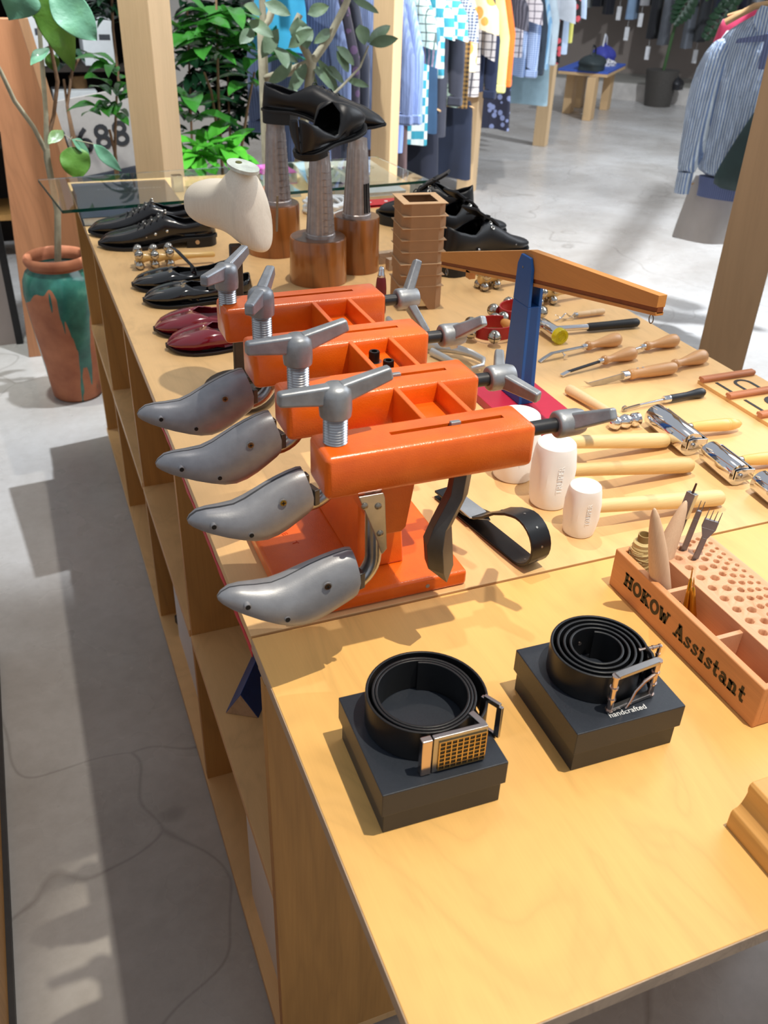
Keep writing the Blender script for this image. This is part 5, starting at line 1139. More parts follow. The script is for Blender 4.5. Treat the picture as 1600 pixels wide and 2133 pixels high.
bigleaf(at(150, 306, 2.70), at(165, 372, 2.66), .105, GRN, (0, -1, .2), 'round')
bigleaf(at(132, 272, 2.74), at(101, 297, 2.68), .045, leafmat((110, 140, 80)), (0, -1, .8), 'ovate')
bigleaf(at(148, 290, 2.70), at(190, 325, 2.72), .06, VEL, (0, -.6, 1), 'ovate')
bigleaf(at(195, 300, 2.70), at(250, 355, 2.60), .045, VEL, (-.7, -.6, .6), 'lance')
bigleaf(at(103, 100, 2.72), at(62, 132, 2.68), .05, VEL, (0, -.5, 1), 'ovate')
bigleaf(at(105, 108, 2.76), at(112, 148, 2.76), .05, GRN, (0, -1, .3), 'ovate')
tb_([at(98, 285, YT), at(120, 272, 2.74), at(148, 290, 2.71), at(195, 300, 2.70)], .0016, 'petiole', BARK, tree)
tb_([at(150, 285, 2.71), at(142, 300, 2.70), at(150, 308, 2.70)], .0016, 'petiole', BARK, tree)
tb_([at(92, 112, YT), at(104, 102, 2.74)], .0016, 'petiole', BARK, tree)
tree.location = tree.location
for ch in tree.children: ch.data.transform(Matrix.Translation(-tree.location))

# ================================================================= shrubs behind the table
def shrub(name, label, base, stems, nleaf, size, mat, barkm, seed, shape='lance', pot=None, r=.008, w=.42, up=.35):
    random.seed(seed); t = thing(name, label, 'plant', base, 0, 'planted shrubs behind the table'); B = Vector(base)
    for pts in stems:
        q = [B * 0] + [Vector(p) - B for p in pts]; obj('stem', MB().tube(q, [r * (1 - .55 * i / len(q)) for i in range(len(q))], 8), barkm, t, smooth=60)
    mb = MB()
    for (c, rad, n) in nleaf:
        c = Vector(c) - B
        for k in range(n):
            a = 2 * pi * random.random(); e = random.uniform(-.35, .9); d = Vector((cos(a) * cos(e), sin(a) * cos(e), sin(e) * up + .1)).normalized()
            p0 = c + d * rad * random.uniform(.0, .55) + Vector((0, 0, random.uniform(-rad, rad) * .5)); s = size * random.uniform(.65, 1.15)
            leaf(mb, p0, p0 + d * s, s * w, (random.uniform(-.3, .3), random.uniform(-.3, .3), 1), random.uniform(.1, .4), .15, shape)
    obj('foliage', mb, mat, t, smooth=80); return t
COF = leafmat((52, 112, 40), .22, coat=.5, name='glossy_leaf'); COFD = leafmat((22, 58, 34), .3, coat=.3, name='dark_leaf'); FIC = leafmat((98, 118, 90), .55, coat=0, name='dusty_leaf'); BRT = leafmat((78, 160, 50), .25, coat=.5, name='bright_leaf')
y = 3.45
c1 = [(at(455, 50, y), .11, 13), (at(475, 95, y), .10, 13), (at(430, 110, y), .11, 10), (at(405, 60, y), .09, 8), (at(545, 120, y), .09, 9), (at(530, 165, y), .08, 8), (at(400, 215, y), .08, 8), (at(390, 250, y), .06, 6)]
shrub('coffee_shrub', 'glossy green shrub with layered leaves right of the pale post', (at(462, 330, y).x, y, .0), [[at(462, 330, y), at(455, 200, y), at(452, 60, y), at(450, -20, y)], [at(462, 330, y), at(440, 190, y), at(425, 150, y)], [at(500, 330, y), at(515, 230, y), at(530, 150, y)]], c1, .20, COF, BARK2, 21, 'lance')
y = 3.3
shrub('low_shrub', 'low bright green leafy plant just behind the glass sheet', (at(430, 400, y).x, y, 0), [[at(430, 400, y), at(425, 330, y)]], [(at(425, 325, y), .10, 16), (at(470, 335, y), .08, 12), (at(395, 330, y), .06, 8)], .19, BRT, BARK2, 8, 'lance', up=.6)
y = 3.2
shrub('coffee_shrub', 'glossy green shrub left of the pale post, in front of the numbered sign', (at(240, 345, y).x, y, 0), [[at(240, 345, y), at(240, 280, y), at(243, 200, y)], [at(240, 320, y), at(228, 270, y)]], [(at(243, 205, y), .07, 12), (at(222, 240, y), .06, 8), (at(245, 150, y), .06, 8)], .15, COF, BARK2, 31, 'lance')
y = 3.6
shrub('coffee_shrub', 'thin brown stemmed shrub behind the large leaved tree', (at(158, 300, y).x, y, 0), [[at(158, 300, y), at(140, 220, y), at(133, 165, y)], [at(140, 220, y), at(150, 150, y), at(165, 120, y)]], [(at(140, 120, y), .07, 8)], .12, COFD, BARK2, 41, 'lance')
y = 4.3
shrub('dark_shrub', 'mass of dark green foliage behind the shrubs', (at(480, 300, y).x, y, 0), [[at(480, 300, y), at(470, 50, y)], [at(400, 300, y), at(390, 20, y)]], [(at(390 + 45 * (k % 5), 20 + 75 * (k // 5), y + .1), .26, 24) for k in range(20)], .19, COFD, BARK2, 51, 'lance', w=.34)
shrub('dark_shrub', 'dark hanging foliage left of the pale post near the white boxes', (at(235, 60, 4.0).x, 4.0, 0), [[at(235, 60, 4.0), at(232, -40, 4.0)]], [(at(235, 30, 4.0), .09, 40), (at(240, -20, 4.0), .12, 34)], .13, COFD, BARK2, 52, 'lance', w=.26)
# ficus with long branch in front of the clothes
y = 2.95
def fp_(u, v, dy=0): return at(u, v, y + dy)
fbase = (fp_(556, 340).x, y, 0)
shrub('ficus_tree', 'grey barked ficus tree with a long branch of dusty oval leaves before the clothes rack', fbase,
      [[fp_(556, 340), fp_(552, 200), fp_(549, 80), fp_(545, -40)], [fp_(552, 160), fp_(600, 150, -.1), fp_(650, 130, -.15), fp_(685, 80, -.15), fp_(720, 10, -.15), fp_(735, -30, -.15)], [fp_(545, 60), fp_(560, 40), fp_(575, 0)], [fp_(650, 130, -.15), fp_(610, 60, -.1), fp_(625, 30, -.1)]],
      [], .12, FIC, BARK, 61, r=.021)
ft = [o for o in SC.objects if o.name.startswith('ficus_tree')][0]
for ch in list(ft.children):
    if ch.name.startswith('foliage'): bpy.data.objects.remove(ch)
obj('stem', MB().tube([fp_(676, 212, -.2) - V(fbase), fp_(712, 180, -.18) - V(fbase), fp_(750, 140, -.16) - V(fbase), fp_(768, 95, -.15) - V(fbase)], [.005, .005, .004, .003], 8), BARK, ft)
mb = MB(); B = V(fbase)
LV = [((620, 35), (625, 95), .075), ((630, 50), (640, 100), .07), ((515, 42), (570, 75), .05), ((640, 30), (685, 12), .05), ((645, 130), (700, 190), .035), ((660, 120), (708, 195), .04), ((700, 95), (740, 135), .045), ((750, 50), (760, 92), .06), ((765, 90), (815, 50), .045), ((768, 92), (830, 80), .045), ((560, 98), (625, 130), .035), ((735, 0), (790, 25), .035), ((550, 5), (605, 30), .05), ((580, 60), (545, 120), .06), ((620, 170), (580, 240), .05), ((655, 155), (640, 205), .05), ((690, 195), (735, 225), .035), ((735, 220), (775, 250), .04), ((700, 105), (728, 150), .05), ((610, 130), (560, 175), .05), ((640, 130), (600, 200), .05), ((600, 100), (650, 60), .05), ((720, 165), (770, 180), .03), ((575, 95), (600, 140), .06), ((690, 60), (655, 90), .04), ((530, 60), (500, 90), .05), ((545, 30), (510, 10), .05), ((675, 140), (720, 170), .05)]
random.seed(9)
for (a, b, wd) in LV: leaf(mb, fp_(*a, -.15) - B, fp_(*b, -.15 - random.uniform(-.05, .08)) - B, wd * .95, (random.uniform(-.3, .3), -1, random.uniform(.1, .9)), .08, .12, 'ovate')
obj('foliage', mb, FIC, ft, smooth=80)

# ================================================================= left background: board, sign, shelf with white boxes
wp = thing('wooden_board', 'reddish brown wooden board leaning by the grey panel behind the glazed jar', 'board', (0, 3.18, 0))
mb = MB(); mb.prism([(-.225, 0), (.20, 0), (.065, .64), (-.040, 1.305), (-.42, 1.305), (-.42, 1.25), (-.172, .92)], 0, .05, ax='y'); obj('panel', mb, wood((178, 122, 84), .84, 'z', 1.4, .5, 9, 'red_brown_wood', contrast=1.1), wp, bev=.002)
mb = MB(); mb.prism([(.201, 0), (.236, 0), (.100, .64), (-.005, 1.305), (-.039, 1.305), (.066, .64)], .004, .046, ax='y'); obj('side_strip', mb, wood((206, 158, 118), .9, 'z', 2, .5, 4, 'pale_strip'), wp)
sg = thing('number_sign', 'grey fabric sign printed with black numbers behind the shrubs', 'sign', at(205, 280, 3.85)); R_ = Matrix.Rotation(radians(-9), 4, 'Y')
obj('panel', MB().box((.02, .01, .0), (.46, .015, .34), M=R_), M_((150, 144, 140), .8, var=.05), sg, bev=.003)
for i, ch in enumerate('1688'): text_obj('number', ch, .155, M_((34, 34, 38), .7), R_ @ Matrix.Translation((-.155 + .085 * i, .0, -.02)) @ Matrix.Rotation(radians(90), 4, 'X'), sg, depth=.001, bold=.002)
obj('lower_band', MB().box((.03, .0, -.20), (.40, .03, .06), M=R_), M_((38, 42, 52), .7), sg)
sh = thing('storage_shelf', 'dark storage shelf holding white boxes behind the plants', 'shelf', (.18, 4.80, 0))
SHD = M_((56, 48, 44), .6)
for z in (.25, .62, .98, 1.34): obj('shelf_board', MB().box((0, 0, z), (.95, .4, .03)), SHD if z > .3 else PLYSIDE, sh)
for x in (-.475, .475): obj('upright', MB().box((x, 0, .72), (.03, .4, 1.44)), SHD, sh)
obj('back', MB().box((0, .19, .72), (.95, .01, 1.4)), M_((44, 40, 40), .8), sh)
names = ['left white storage box on the upper shelf behind the plants', 'white storage box with printed marks beside the pale post', 'white storage box low on the shelf behind the sign', 'small white carton on the middle shelf behind the plants', 'cream carton on the upper shelf beside the wooden board']
for i, (x, z, w_, h_, c) in enumerate(((.02, .995, .20, .26, (232, 234, 240)), (.33, .995, .16, .22, (226, 230, 238)), (.18, .635, .22, .24, (222, 226, 232)), (-.05, .635, .14, .2, (236, 236, 240)), (-.18, .995, .12, .15, (226, 214, 150)))):
    t = thing('storage_box', names[i], 'box', (.25 + x - .2, 4.69, z), 0, 'boxes on the shelf behind the plants'); obj('body', MB().box((0, 0, h_ / 2), (w_, .2, h_)), M_(c, .6, var=.03), t, bev=.003)
    obj('label', MB().box((w_ * .2, -.1006, h_ * .6), (w_ * .35, .001, h_ * .12)), M_((70, 72, 80), .6), t)
t = thing('cardboard_tube', 'brown cardboard tube standing on the shelf behind the large leaved tree', 'tube', (.27, 4.72, .635)); mb = MB(); mb.cyl((0, 0, 0), (-.01, 0, .30), .045, seg=24); obj('tube', mb, M_((158, 120, 80), .8), t)
t = thing('crumpled_packet', 'small crumpled packet with yellow print on the floor by the jar', 'packet', (.075, 2.68, 0), .5)
mb = MB(); mb.rings([[(-.03, -.012, 0), (.03, -.016, 0), (.028, .014, 0), (-.028, .012, 0)], [(-.034, -.004, .05), (.02, -.010, .045), (.03, .01, .06), (-.02, .008, .055)], [(-.03, 0, .09), (.01, -.006, .07), (.014, .004, .08), (-.024, .006, .10)]]); obj('bag', mb, M_((120, 104, 84), .5, var=.3), t)
mb = MB(); mb.box((0, -.0175, .025), (.03, .002, .03)); obj('yellow_print', mb, M_((226, 200, 40), .5), t)

# ================================================================= clothes racks
A0 = V((1.91, 4.42, 0)); E1 = V((R2, R2, 0)); E2 = V((R2, -R2, 0))
for s, lab in ((0, 'pale post in front of the clothes rack, behind the right end of the glass'), (1.65, 'pale post in the middle of the clothes rack, navy trousers beside it'), (3.83, 'pale post at the far end of the clothes rack under the denim dress')):
    p = A0 + E1 * (s if s else -.70) + (E2 * .31 if s == 0 else V((0, 0, 0))); post((p.x, p.y, 0), .12 if s else .108, 2.3, lab, POST)
rl = obj('clothes_rail', MB().box((2.6, 0, 0), (6.4, .04, .06)), POST); rl.location = A0 + V((0, 0, 1.60)) - E1 * .9 ; rl.rotation_euler = (0, 0, radians(45)); tag(rl, 'pale wooden rail carrying the long row of shirts', 'rail')
def pattern(kind, c1, c2, sc, c3=None):
    key = ('p', kind, c1, c2, sc)
    if key in _MC: return _MC[key]
    m, nt, b = nodes('fabric_' + kind); co = coords(nt); sp_ = nt.nodes.new('ShaderNodeSeparateXYZ'); link(nt, co, sp_.inputs[0])
    def mth(op, a, v=None):
        x = nt.nodes.new('ShaderNodeMath'); x.operation = op; link(nt, a, x.inputs[0]) if not isinstance(a, (int, float)) else None
        if v is not None:
            if isinstance(v, (int, float)): x.inputs[1].default_value = v
            else: link(nt, v, x.inputs[1])
        return x.outputs[0]
    def band(ax, duty): 
        s_ = sp_.outputs[ax]
        if ax == 1: s_ = mth('ADD', sp_.outputs[1], mth('MULTIPLY', sp_.outputs[0], .7))
        return mth('LESS_THAN', mth('FRACT', mth('ADD', mth('MULTIPLY', s_, 1 / sc), 50.0)), duty)
    if kind == 'stripe': f = band(1, .5)
    elif kind == 'window': f = mth('MAXIMUM', band(1, .14), band(2, .14))
    elif kind == 'gingham': f = mth('MULTIPLY', mth('ADD', band(1, .5), band(2, .5)), .5)
    elif kind == 'patch': f = mth('ABSOLUTE', mth('SUBTRACT', band(1, .5), band(2, .5)))
    else:
        v = nt.nodes.new('ShaderNodeTexVoronoi'); v.inputs['Scale'].default_value = 1 / sc; link(nt, co, v.inputs['Vector']); f = mth('LESS_THAN', v.outputs['Distance'], .38)
    col = ramp(nt, f, [(0, lin(c1)), (1, lin(c2))] if not c3 else [(0, lin(c1)), (.5, lin(c3)), (1, lin(c2))])
    link(nt, col, b.inputs['Base Color']); b.inputs['Roughness'].default_value = .85; b.inputs['Sheen Weight'].default_value = .15
    bump(nt, noise(nt, coords(nt, (1, 1, .25)), 14, 4), b, .6, .02); _MC[key] = m; return m
def fabric(rgb): return M_(rgb, .85, var=.12, vs=9, bs_=.5, bscale=20, sheen=.15)
HANGW = wood((200, 160, 112), .9, 'x', 2, .5, 3, 'hanger_wood')
def garment(p, kind, mat, length, sleeve, ztop=1.42, w=.23, group='shirts hanging on the long clothes rack', label='', rz=0.0, mat2=None, seed=0, tag_=False, thick=1.0, name=None):
    """hangs across the rack: local x along the rack, local -y towards the aisle"""
    random.seed(seed); t = thing(name or ('hanging_' + kind), label, kind if kind != 'top' else 'shirt', V((p.x, p.y, ztop)), radians(45) + rz, group); N = 28
    def body(z0, z1, ws, wt, ripple, name, m):
        rs = []; ph = random.random() * 6
        for k in range(15):
            f = k / 14; z = z0 + (z1 - z0) * f
            wv = lerp_tab(ws, f)[0]; th = lerp_tab(wt, f)[0] * thick; rs.append([(th * cos(a) * (1 + ripple * f * sin(a * 5 + ph + f * 2)) + .012 * f * sin(a * 3 + ph), wv * sin(a), z + (0 if f < .9 else .006 * sin(4 * a))) for a in [2 * pi * j / N for j in range(N)]])
        obj(name, MB().rings(rs), m, t, smooth=70)
    if kind in ('trousers', 'skirt', 'dress'):
        ws = [(0, .16), (.1, .18), (1, .20)] if kind == 'trousers' else [(0, .17), (.2, .2), (1, .25)]
        body(0, -length, ws, [(0, .02), (1, .045)], .4, 'legs' if kind == 'trousers' else 'skirt_body', mat)
    else:
        body(0, -length, [(0, .055), (.03, .09), (.10, .19), (.16, w * .93), (.4, w), (1, w * 1.05)], [(0, .03), (.05, .04), (.3, .05), (1, .055)], .35, 'body', mat)
        mb = MB(); mb.tube([(.034 * cos(a), .06 * sin(a), .004) for a in [2 * pi * j / 18 for j in range(19)]], .011, 8, cap=False, flat=.5); obj('collar', mb, mat, t)
        for s in (-1, 1):
            if not sleeve: continue
            L = sleeve; sp0 = V((0, s * w * .84, -.045)); sp1 = V((.01, s * (w + .045), -.05 - L * .5)); sp2 = V((.012, s * (w + .055), -.05 - L)); rs = []
            wid = .075 if L < .4 else .06; wid1 = .085 if L < .4 else .045
            for k in range(9):
                f = k / 8; c = sp0.lerp(sp1, f * 2) if f < .5 else sp1.lerp(sp2, f * 2 - 1); ww = wid + (wid1 - wid) * f
                rs.append([c + V((.034 * thick * cos(a) * (1 + .2 * sin(3 * a + k)), ww * sin(a), .02 * s * -sin(a) * (1 if f > .9 else .3))) for a in [2 * pi * j / 16 for j in range(16)]])
            obj('sleeve', MB().rings(rs), mat2 or mat, t, smooth=70)
            if L > .4: mb = MB(); mb.box(sp2 + V((0, 0, -.028)), (.05, .09, .056)); obj('cuff', mb, mat2 or mat, t, bev=.012)
    mb = MB(); mb.tube([(0, -.19, -.04), (0, -.1, -.008), (0, 0, .01), (0, .1, -.008), (0, .19, -.04)], .009, 8, flat=.6); h_ = obj('hanger', mb, HANGW, t)
    hz = 1.575 - ztop; mb = MB(); mb.tube([(0, 0, .01), (0, 0, hz - .04), (0, .012, hz - .01), (0, .0, hz + .03)], .0022, 6); obj('hanger_hook', mb, STEEL, h_)
    if tag_: mb = MB(); mb.box((.03, -.02, -length - .07), (.002, .04, .085)); obj('price_tag', mb, M_((236, 236, 236), .6), t); mb = MB(); mb.cyl((.03, -.02, -length - .03), (.02, -.02, -length + .01), .0008, seg=5); obj('tag_string', mb, WHITE, t)
    return t
RK = [  # s, kind, material, length, sleeve, label
 (-1.20, 'shirt', fabric((66, 176, 226)), .27, .0, 'bright sky blue top hanging highest behind the ficus leaves'),
 (-1.04, 'shirt', pattern('stripe', (70, 82, 116), (92, 106, 142), .012), .78, .55, 'slate blue long sleeved shirt behind the ficus branch'),
 (-0.94, 'shirt', pattern('spots', (34, 30, 44), (70, 48, 78), .05), .86, .5, 'dark plum patterned shirt just left of the near rack post'),
 (-0.83, 'jacket', fabric((36, 40, 54)), .82, .52, 'dark navy jacket with a metal chain left of the near rack post'),
 (-0.4, 'shirt', pattern('stripe', (92, 108, 146), (110, 126, 166), .012), .80, .56, 'grey blue pinstripe long sleeved shirt, first to the right of the near post'),
 (-0.29, 'shirt', pattern('stripe', (118, 140, 196), (142, 164, 214), .010), .82, .57, 'periwinkle blue striped shirt with a wide cuff'),
 (-0.19, 'shirt', pattern('window', (176, 198, 190), (70, 84, 84), .04), .60, .25, 'mint short sleeved shirt with dark window checks'),
 (-0.09, 'shirt', pattern('stripe', (190, 170, 190), (70, 130, 150), .022), .70, .34, 'short sleeved shirt in pink and teal stripes'),
 (0.06, 'shirt', pattern('patch', (214, 220, 214), (54, 148, 168), .09), .84, .22, 'teal and white patchwork long shirt'),
 (0.28, 'shirt', pattern('patch', (206, 218, 212), (62, 160, 184), .07), .50, .24, 'blue and white patchwork short sleeved shirt'),
 (0.52, 'shirt', pattern('gingham', (206, 214, 226), (40, 52, 88), .016), .55, .26, 'navy gingham short sleeved shirt'),
 (0.4, 'jacket', fabric((52, 54, 66)), .84, .56, 'charcoal long sleeved jacket between the checked shirts'),
 (0.64, 'shirt', pattern('window', (182, 200, 182), (80, 96, 86), .05), .70, .0, 'pale green window checked sleeveless shirt'),
 (0.9, 'shirt', pattern('spots', (226, 212, 176), (226, 158, 76), .10), .52, .24, 'cream short sleeved shirt with orange print'),
 (0.76, 'shirt', pattern('gingham', (156, 118, 62), (44, 34, 26), .026), .72, .0, 'brown gingham shirt hanging below the cream one'),
 (1.03, 'shirt', pattern('window', (196, 188, 184), (76, 72, 80), .045), .68, .40, 'grey shirt with dark window checks'),
 (1.16, 'sweater', fabric((26, 36, 62)), .66, .60, 'deep navy long sleeved sweater beside the yellow one'),
 (1.29, 'sweater', fabric((226, 224, 142)), .64, .58, 'pale yellow long sleeved sweater'),
 (1.48, 'shirt', fabric((244, 120, 44)), .62, .56, 'bright orange shirt in the middle of the row'),
 (1.68, 'shirt', pattern('stripe', (46, 46, 58), (86, 86, 98), .02), .50, .26, 'black pinstripe short sleeved shirt right of the orange one'),
 (1.82, 'dress', pattern('spots', (38, 40, 60), (130, 142, 184), .05), 1.00, .0, 'long navy dress with pale blue flowers'),
 (1.98, 'shirt', pattern('window', (206, 200, 206), (100, 94, 108), .045), .52, .24, 'off white short sleeved shirt with thin window checks'),
 (2.12, 'shirt', pattern('gingham', (186, 206, 236), (96, 124, 180), .014), .66, .56, 'light blue fine checked long sleeved shirt'),
 (2.32, 'jacket', fabric((46, 58, 72)), .68, .56, 'dark slate jacket between two light blue shirts'),
 (2.48, 'shirt', pattern('stripe', (170, 206, 232), (120, 172, 216), .02), .60, .54, 'sky blue striped long sleeved shirt'),
 (2.68, 'shirt', fabric((196, 214, 226)), .60, .52, 'pale ice blue long sleeved shirt'),
 (3.22, 'shirt', pattern('spots', (34, 26, 30), (206, 82, 92), .055), .66, .28, 'black shirt with red flowers'),
 (3.4, 'shirt', fabric((186, 206, 232)), .60, .26, 'plain light blue shirt with a wide hem beside the floral one'),
 (2.88, 'dress', fabric((156, 184, 196)), .95, .0, 'washed light blue denim dress near the end of the rack'),
 (3.05, 'shirt', fabric((206, 214, 226)), .62, .28, 'greyish white shirt behind the denim dress'),
 (3.56, 'shirt', fabric((232, 226, 120)), .52, .0, 'yellow top at the far end of the rack'),
]
for i, (s, k, m, L, sl, lab) in enumerate(RK):
    p = A0 + E1 * s + E2 * random.uniform(-.012, .012)
    garment(p, k, m, L, sl, w=(.13, .17, .17, .18)[i] if i < 4 else .23, ztop=1.43, label=lab, seed=100 + i, rz=random.uniform(-.12, .12), tag_=(i in (5, 12, 24)), thick=.74)
for s, c, L, z, lab, kk in ((-.27, (96, 76, 76), .85, .92, 'mauve brown trousers hanging under the first shirts', 'trousers'), (.22, (26, 30, 46), .55, .80, 'black trousers hanging under the patchwork shirts', 'trousers'), (.86, (30, 38, 58), .48, .74, 'navy trousers left of the middle rack post', 'trousers'), (.14, (40, 70, 100), .50, 1.15, 'blue denim trousers between the striped and patchwork shirts', 'trousers')):
    garment(A0 + E1 * s + E2 * .08, kk, fabric(c), L, 0, ztop=z, label=lab, seed=int(s * 100), group='trousers hanging low on the long rack', thick=.9)
# chain on the navy jacket
t = thing('metal_chain', 'long steel chain hanging in front of the dark jackets', 'chain', A0 - E1 * .84 + E2 * .16 + V((0, 0, 1.30)))
mb = MB()
for k in range(34):
    c = V((0, 0, -.02 * k)); a = (k % 2) * pi / 2; x_ = V((cos(a), sin(a), 0)); mb.tube([c + x_ * .008 * cos(q * pi / 5) + V((0, 0, .014 * sin(q * pi / 5))) for q in range(11)], .0022, 5, cap=False)
obj('links', mb, STEEL, t)['kind'] = 'stuff'

# low table with the blue top and bags, far behind
t = thing('low_table', 'low wooden table with blue top carrying bags at the back of the shop', 'table', (6.22, 8.72, 0))
def gl_(a, b): return V((R2 * (a + b), R2 * (a - b), 0))
c0 = V((6.22, 8.72, 0))
LEGM = wood((206, 172, 128), .92, 'z', 2, .5, 3, 'table_leg_wood')
for x, y in ((5.95, 8.38), (6.60, 9.03), (5.99, 8.87), (6.36, 9.24)): obj('leg', MB().box((x - c0.x, y - c0.y, .215), (.20, .09, .43), rz=radians(45)), LEGM, t, bev=.004)
obj('frame', MB().box((.03, .15, .445), (1.05, .55, .03), rz=radians(45)), LEGM, t, bev=.003); obj('blue_top', MB().box((.03, .15, .472), (1.05, .55, .024), rz=radians(45)), M_((62, 92, 178), .5), t, bev=.004)
def lump(name, label, cat, p, dims, mat, rz=.0, seed=1, group=None, handle=None):
    random.seed(seed); t = thing(name, label, cat, p, rz, group); rs = []; ph = [random.random() * 6 for _ in range(4)]
    for k in range(11):
        f = k / 10; z = f * dims[2]; q = sqrt(max(.02, 1 - (2 * f - .75) ** 2 * .9)) if f > .35 else .93
        rs.append([(dims[0] / 2 * q * (abs(cos(a)) ** .8) * (1 if cos(a) > 0 else -1) * (1 + .08 * sin(3 * a + ph[0] + 4 * f)), dims[1] / 2 * q * (abs(sin(a)) ** .8) * (1 if sin(a) > 0 else -1) * (1 + .1 * sin(4 * a + ph[1])), z * (1 + .10 * sin(2 * a + ph[2]) * f)) for a in [2 * pi * j / 24 for j in range(24)]])
    obj('body', MB().rings(rs), mat, t, smooth=70)
    if handle: obj('handle', MB().tube([V((-dims[0] * .2, 0, dims[2] * .9)), V((-dims[0] * .12, 0, dims[2] * 1.35)), V((0, .01, dims[2] * 1.5)), V((dims[0] * .12, 0, dims[2] * 1.35)), V((dims[0] * .2, 0, dims[2] * .9))], .009, 8), handle, t)
    return t
BG = 'bags on the blue topped table'
lump('handbag', 'dark green slouchy bag at the front of the blue topped table', 'bag', (6.02, 8.55, .484), (.42, .30, .16), M_((40, 50, 52), .6, bs_=.4, bscale=14), .7, 3, BG, BLACK)
lump('handbag', 'deep blue bag at the back of the blue topped table', 'bag', (6.52, 9.10, .484), (.36, .26, .20), M_((58, 64, 150), .6, bs_=.4, bscale=14), .7, 4, BG, M_((206, 206, 210), .5))
lump('folded_scarf', 'white and grey patterned scarf between the two bags', 'scarf', (6.45, 8.88, .484), (.18, .16, .07), pattern('spots', (210, 208, 210), (90, 88, 100), .03), .2, 5, BG)
# shoes on the far platform
for u, v, lab in ((1370, 176, 'black shoe standing on the far platform, left one'), (1408, 186, 'black shoe standing on the far platform, right one')):
    q = P(u, v, .2); lump('platform_shoe', lab, 'shoe', q, (.22, .16, .14), M_((34, 34, 38), .4), .8, u, 'black shoes on the far platform')

# clothes on the back wall rail with hanging tags
def W(b, a=12.45, z=0): return V((R2 * (a + b), R2 * (a - b), z))
rl = obj('clothes_rail', MB().box((0, 0, 0), (.04, 6.2, .04)), M_((120, 118, 118), .4, .6)); rl.location = W(-1.0, z=1.90); rl.rotation_euler = (0, 0, radians(45)); tag(rl, 'grey metal rail high on the back wall', 'rail')
BKR = [((24, 28, 44), .95), ((34, 38, 50), .88), ((150, 186, 206), .95), ((190, 198, 196), .86), ((26, 28, 36), .84), ((30, 30, 40), .92), ((60, 84, 110), .74), ((140, 166, 196), .96), ((168, 166, 168), .80), ((38, 38, 42), 1.16), ((130, 134, 142), 1.22), ((196, 200, 204), .60), ((108, 112, 120), 1.24), ((52, 54, 58), 1.16), ((32, 36, 56), .90), ((36, 40, 62), .84), ((26, 28, 46), .92), ((168, 172, 178), .70), ((28, 30, 44), .86), ((60, 62, 76), .8)]
ordn = ['first', 'second', 'third', 'fourth', 'fifth', 'sixth', 'seventh', 'eighth', 'ninth', 'tenth', 'eleventh', 'twelfth', 'thirteenth', 'fourteenth', 'fifteenth', 'sixteenth', 'seventeenth', 'eighteenth', 'nineteenth', 'twentieth']
def cname(c):
    r, g, b_ = c
    if max(c) < 65: return 'near black' if b_ < r + 12 else 'dark navy'
    if b_ > r + 25: return 'light blue' if b_ > 150 else 'denim blue'
    return 'pale grey' if r > 150 else 'mid grey'
for i, (c, L) in enumerate(BKR):
    b_ = -2.85 + .148 * i; random.seed(i); t = thing('hanging_garment', '%s garment, %s from the left on the back wall rail' % (cname(c), ordn[i]), 'clothing', W(b_, z=1.84), radians(45) + random.uniform(-.1, .1), 'garments on the back wall rail')
    rs = []; ph = random.random() * 6
    for k in range(8):
        f = k / 7; z = -L * f; wv = .10 + .03 * f; rs.append([(.17 * (.5 + .5 * min(1, f * 5)) * cos(a) * (1 + .1 * sin(3 * a + ph)), (.046 + .016 * f) * sin(a) * (1 + .25 * sin(5 * a + ph)), z) for a in [2 * pi * j / 20 for j in range(20)]])
    obj('body', MB().rings(rs), fabric(c), t, smooth=70); mb = MB(); mb.cyl((0, 0, -.01), (0, 0, .06), .003, seg=6); obj('hanger_hook', mb, STEEL, t)
    if i in (2, 6, 7, 8, 9, 13): mb = MB(); mb.box((-.12, 0, -L - .16), (.002, .055, .15)); obj('price_tag', mb, M_((236, 236, 238), .6), t); mb = MB(); mb.cyl((-.12, 0, -L - .09), (-.11, 0, -L + .03), .002, seg=5); obj('tag_string', mb, WHITE, t)
# monstera hanging over the back rail
t = thing('monstera_plant', 'dark green split leaf plant hanging beside the back wall clothes', 'plant', W(-1.35, 11.6, 0)); B = W(-1.35, 11.6, 0); MON = leafmat((26, 66, 34), .35, coat=.3, name='monstera_leaf')
def PA(u, v, a): 
    d = _ray(u, v); n = V((R2, R2, 0)); return CAM_LOC + d * ((a - n.dot(CAM_LOC)) / n.dot(d))
mb = MB()
for a, b2, wd in (((1455, -30), (1400, 55), .34), ((1545, -20), (1460, 90), .30), ((1590, -60), (1490, 25), .26), ((1460, -70), (1415, -10), .3)):
    p0 = PA(*a, 11.6); p1 = PA(*b2, 11.6)
    for k in range(7):
        q = p0.lerp(p1, .12 + .12 * k); d = (p1 - p0).normalized(); sd = d.cross(V((-R2, -R2, 0))).normalized()
        for s in (-1, 1): leaf(mb, q - B, q + (sd * s * .9 + d * .55) * wd * .5 * (1 - abs(k - 2.5) / 6) - B, .085, (-R2, -R2, .4), .1, .1, 'lance')
obj('foliage', mb, MON, t, smooth=80)
obj('stem', MB().tube([PA(1600, -120, 11.6) - B, PA(1560, -60, 11.6) - B, PA(1470, 0, 11.6) - B], .02, 8), M_((60, 90, 50), .6), t)
t['label'] = 'dark green split leaf plant hanging beside the back wall clothes'
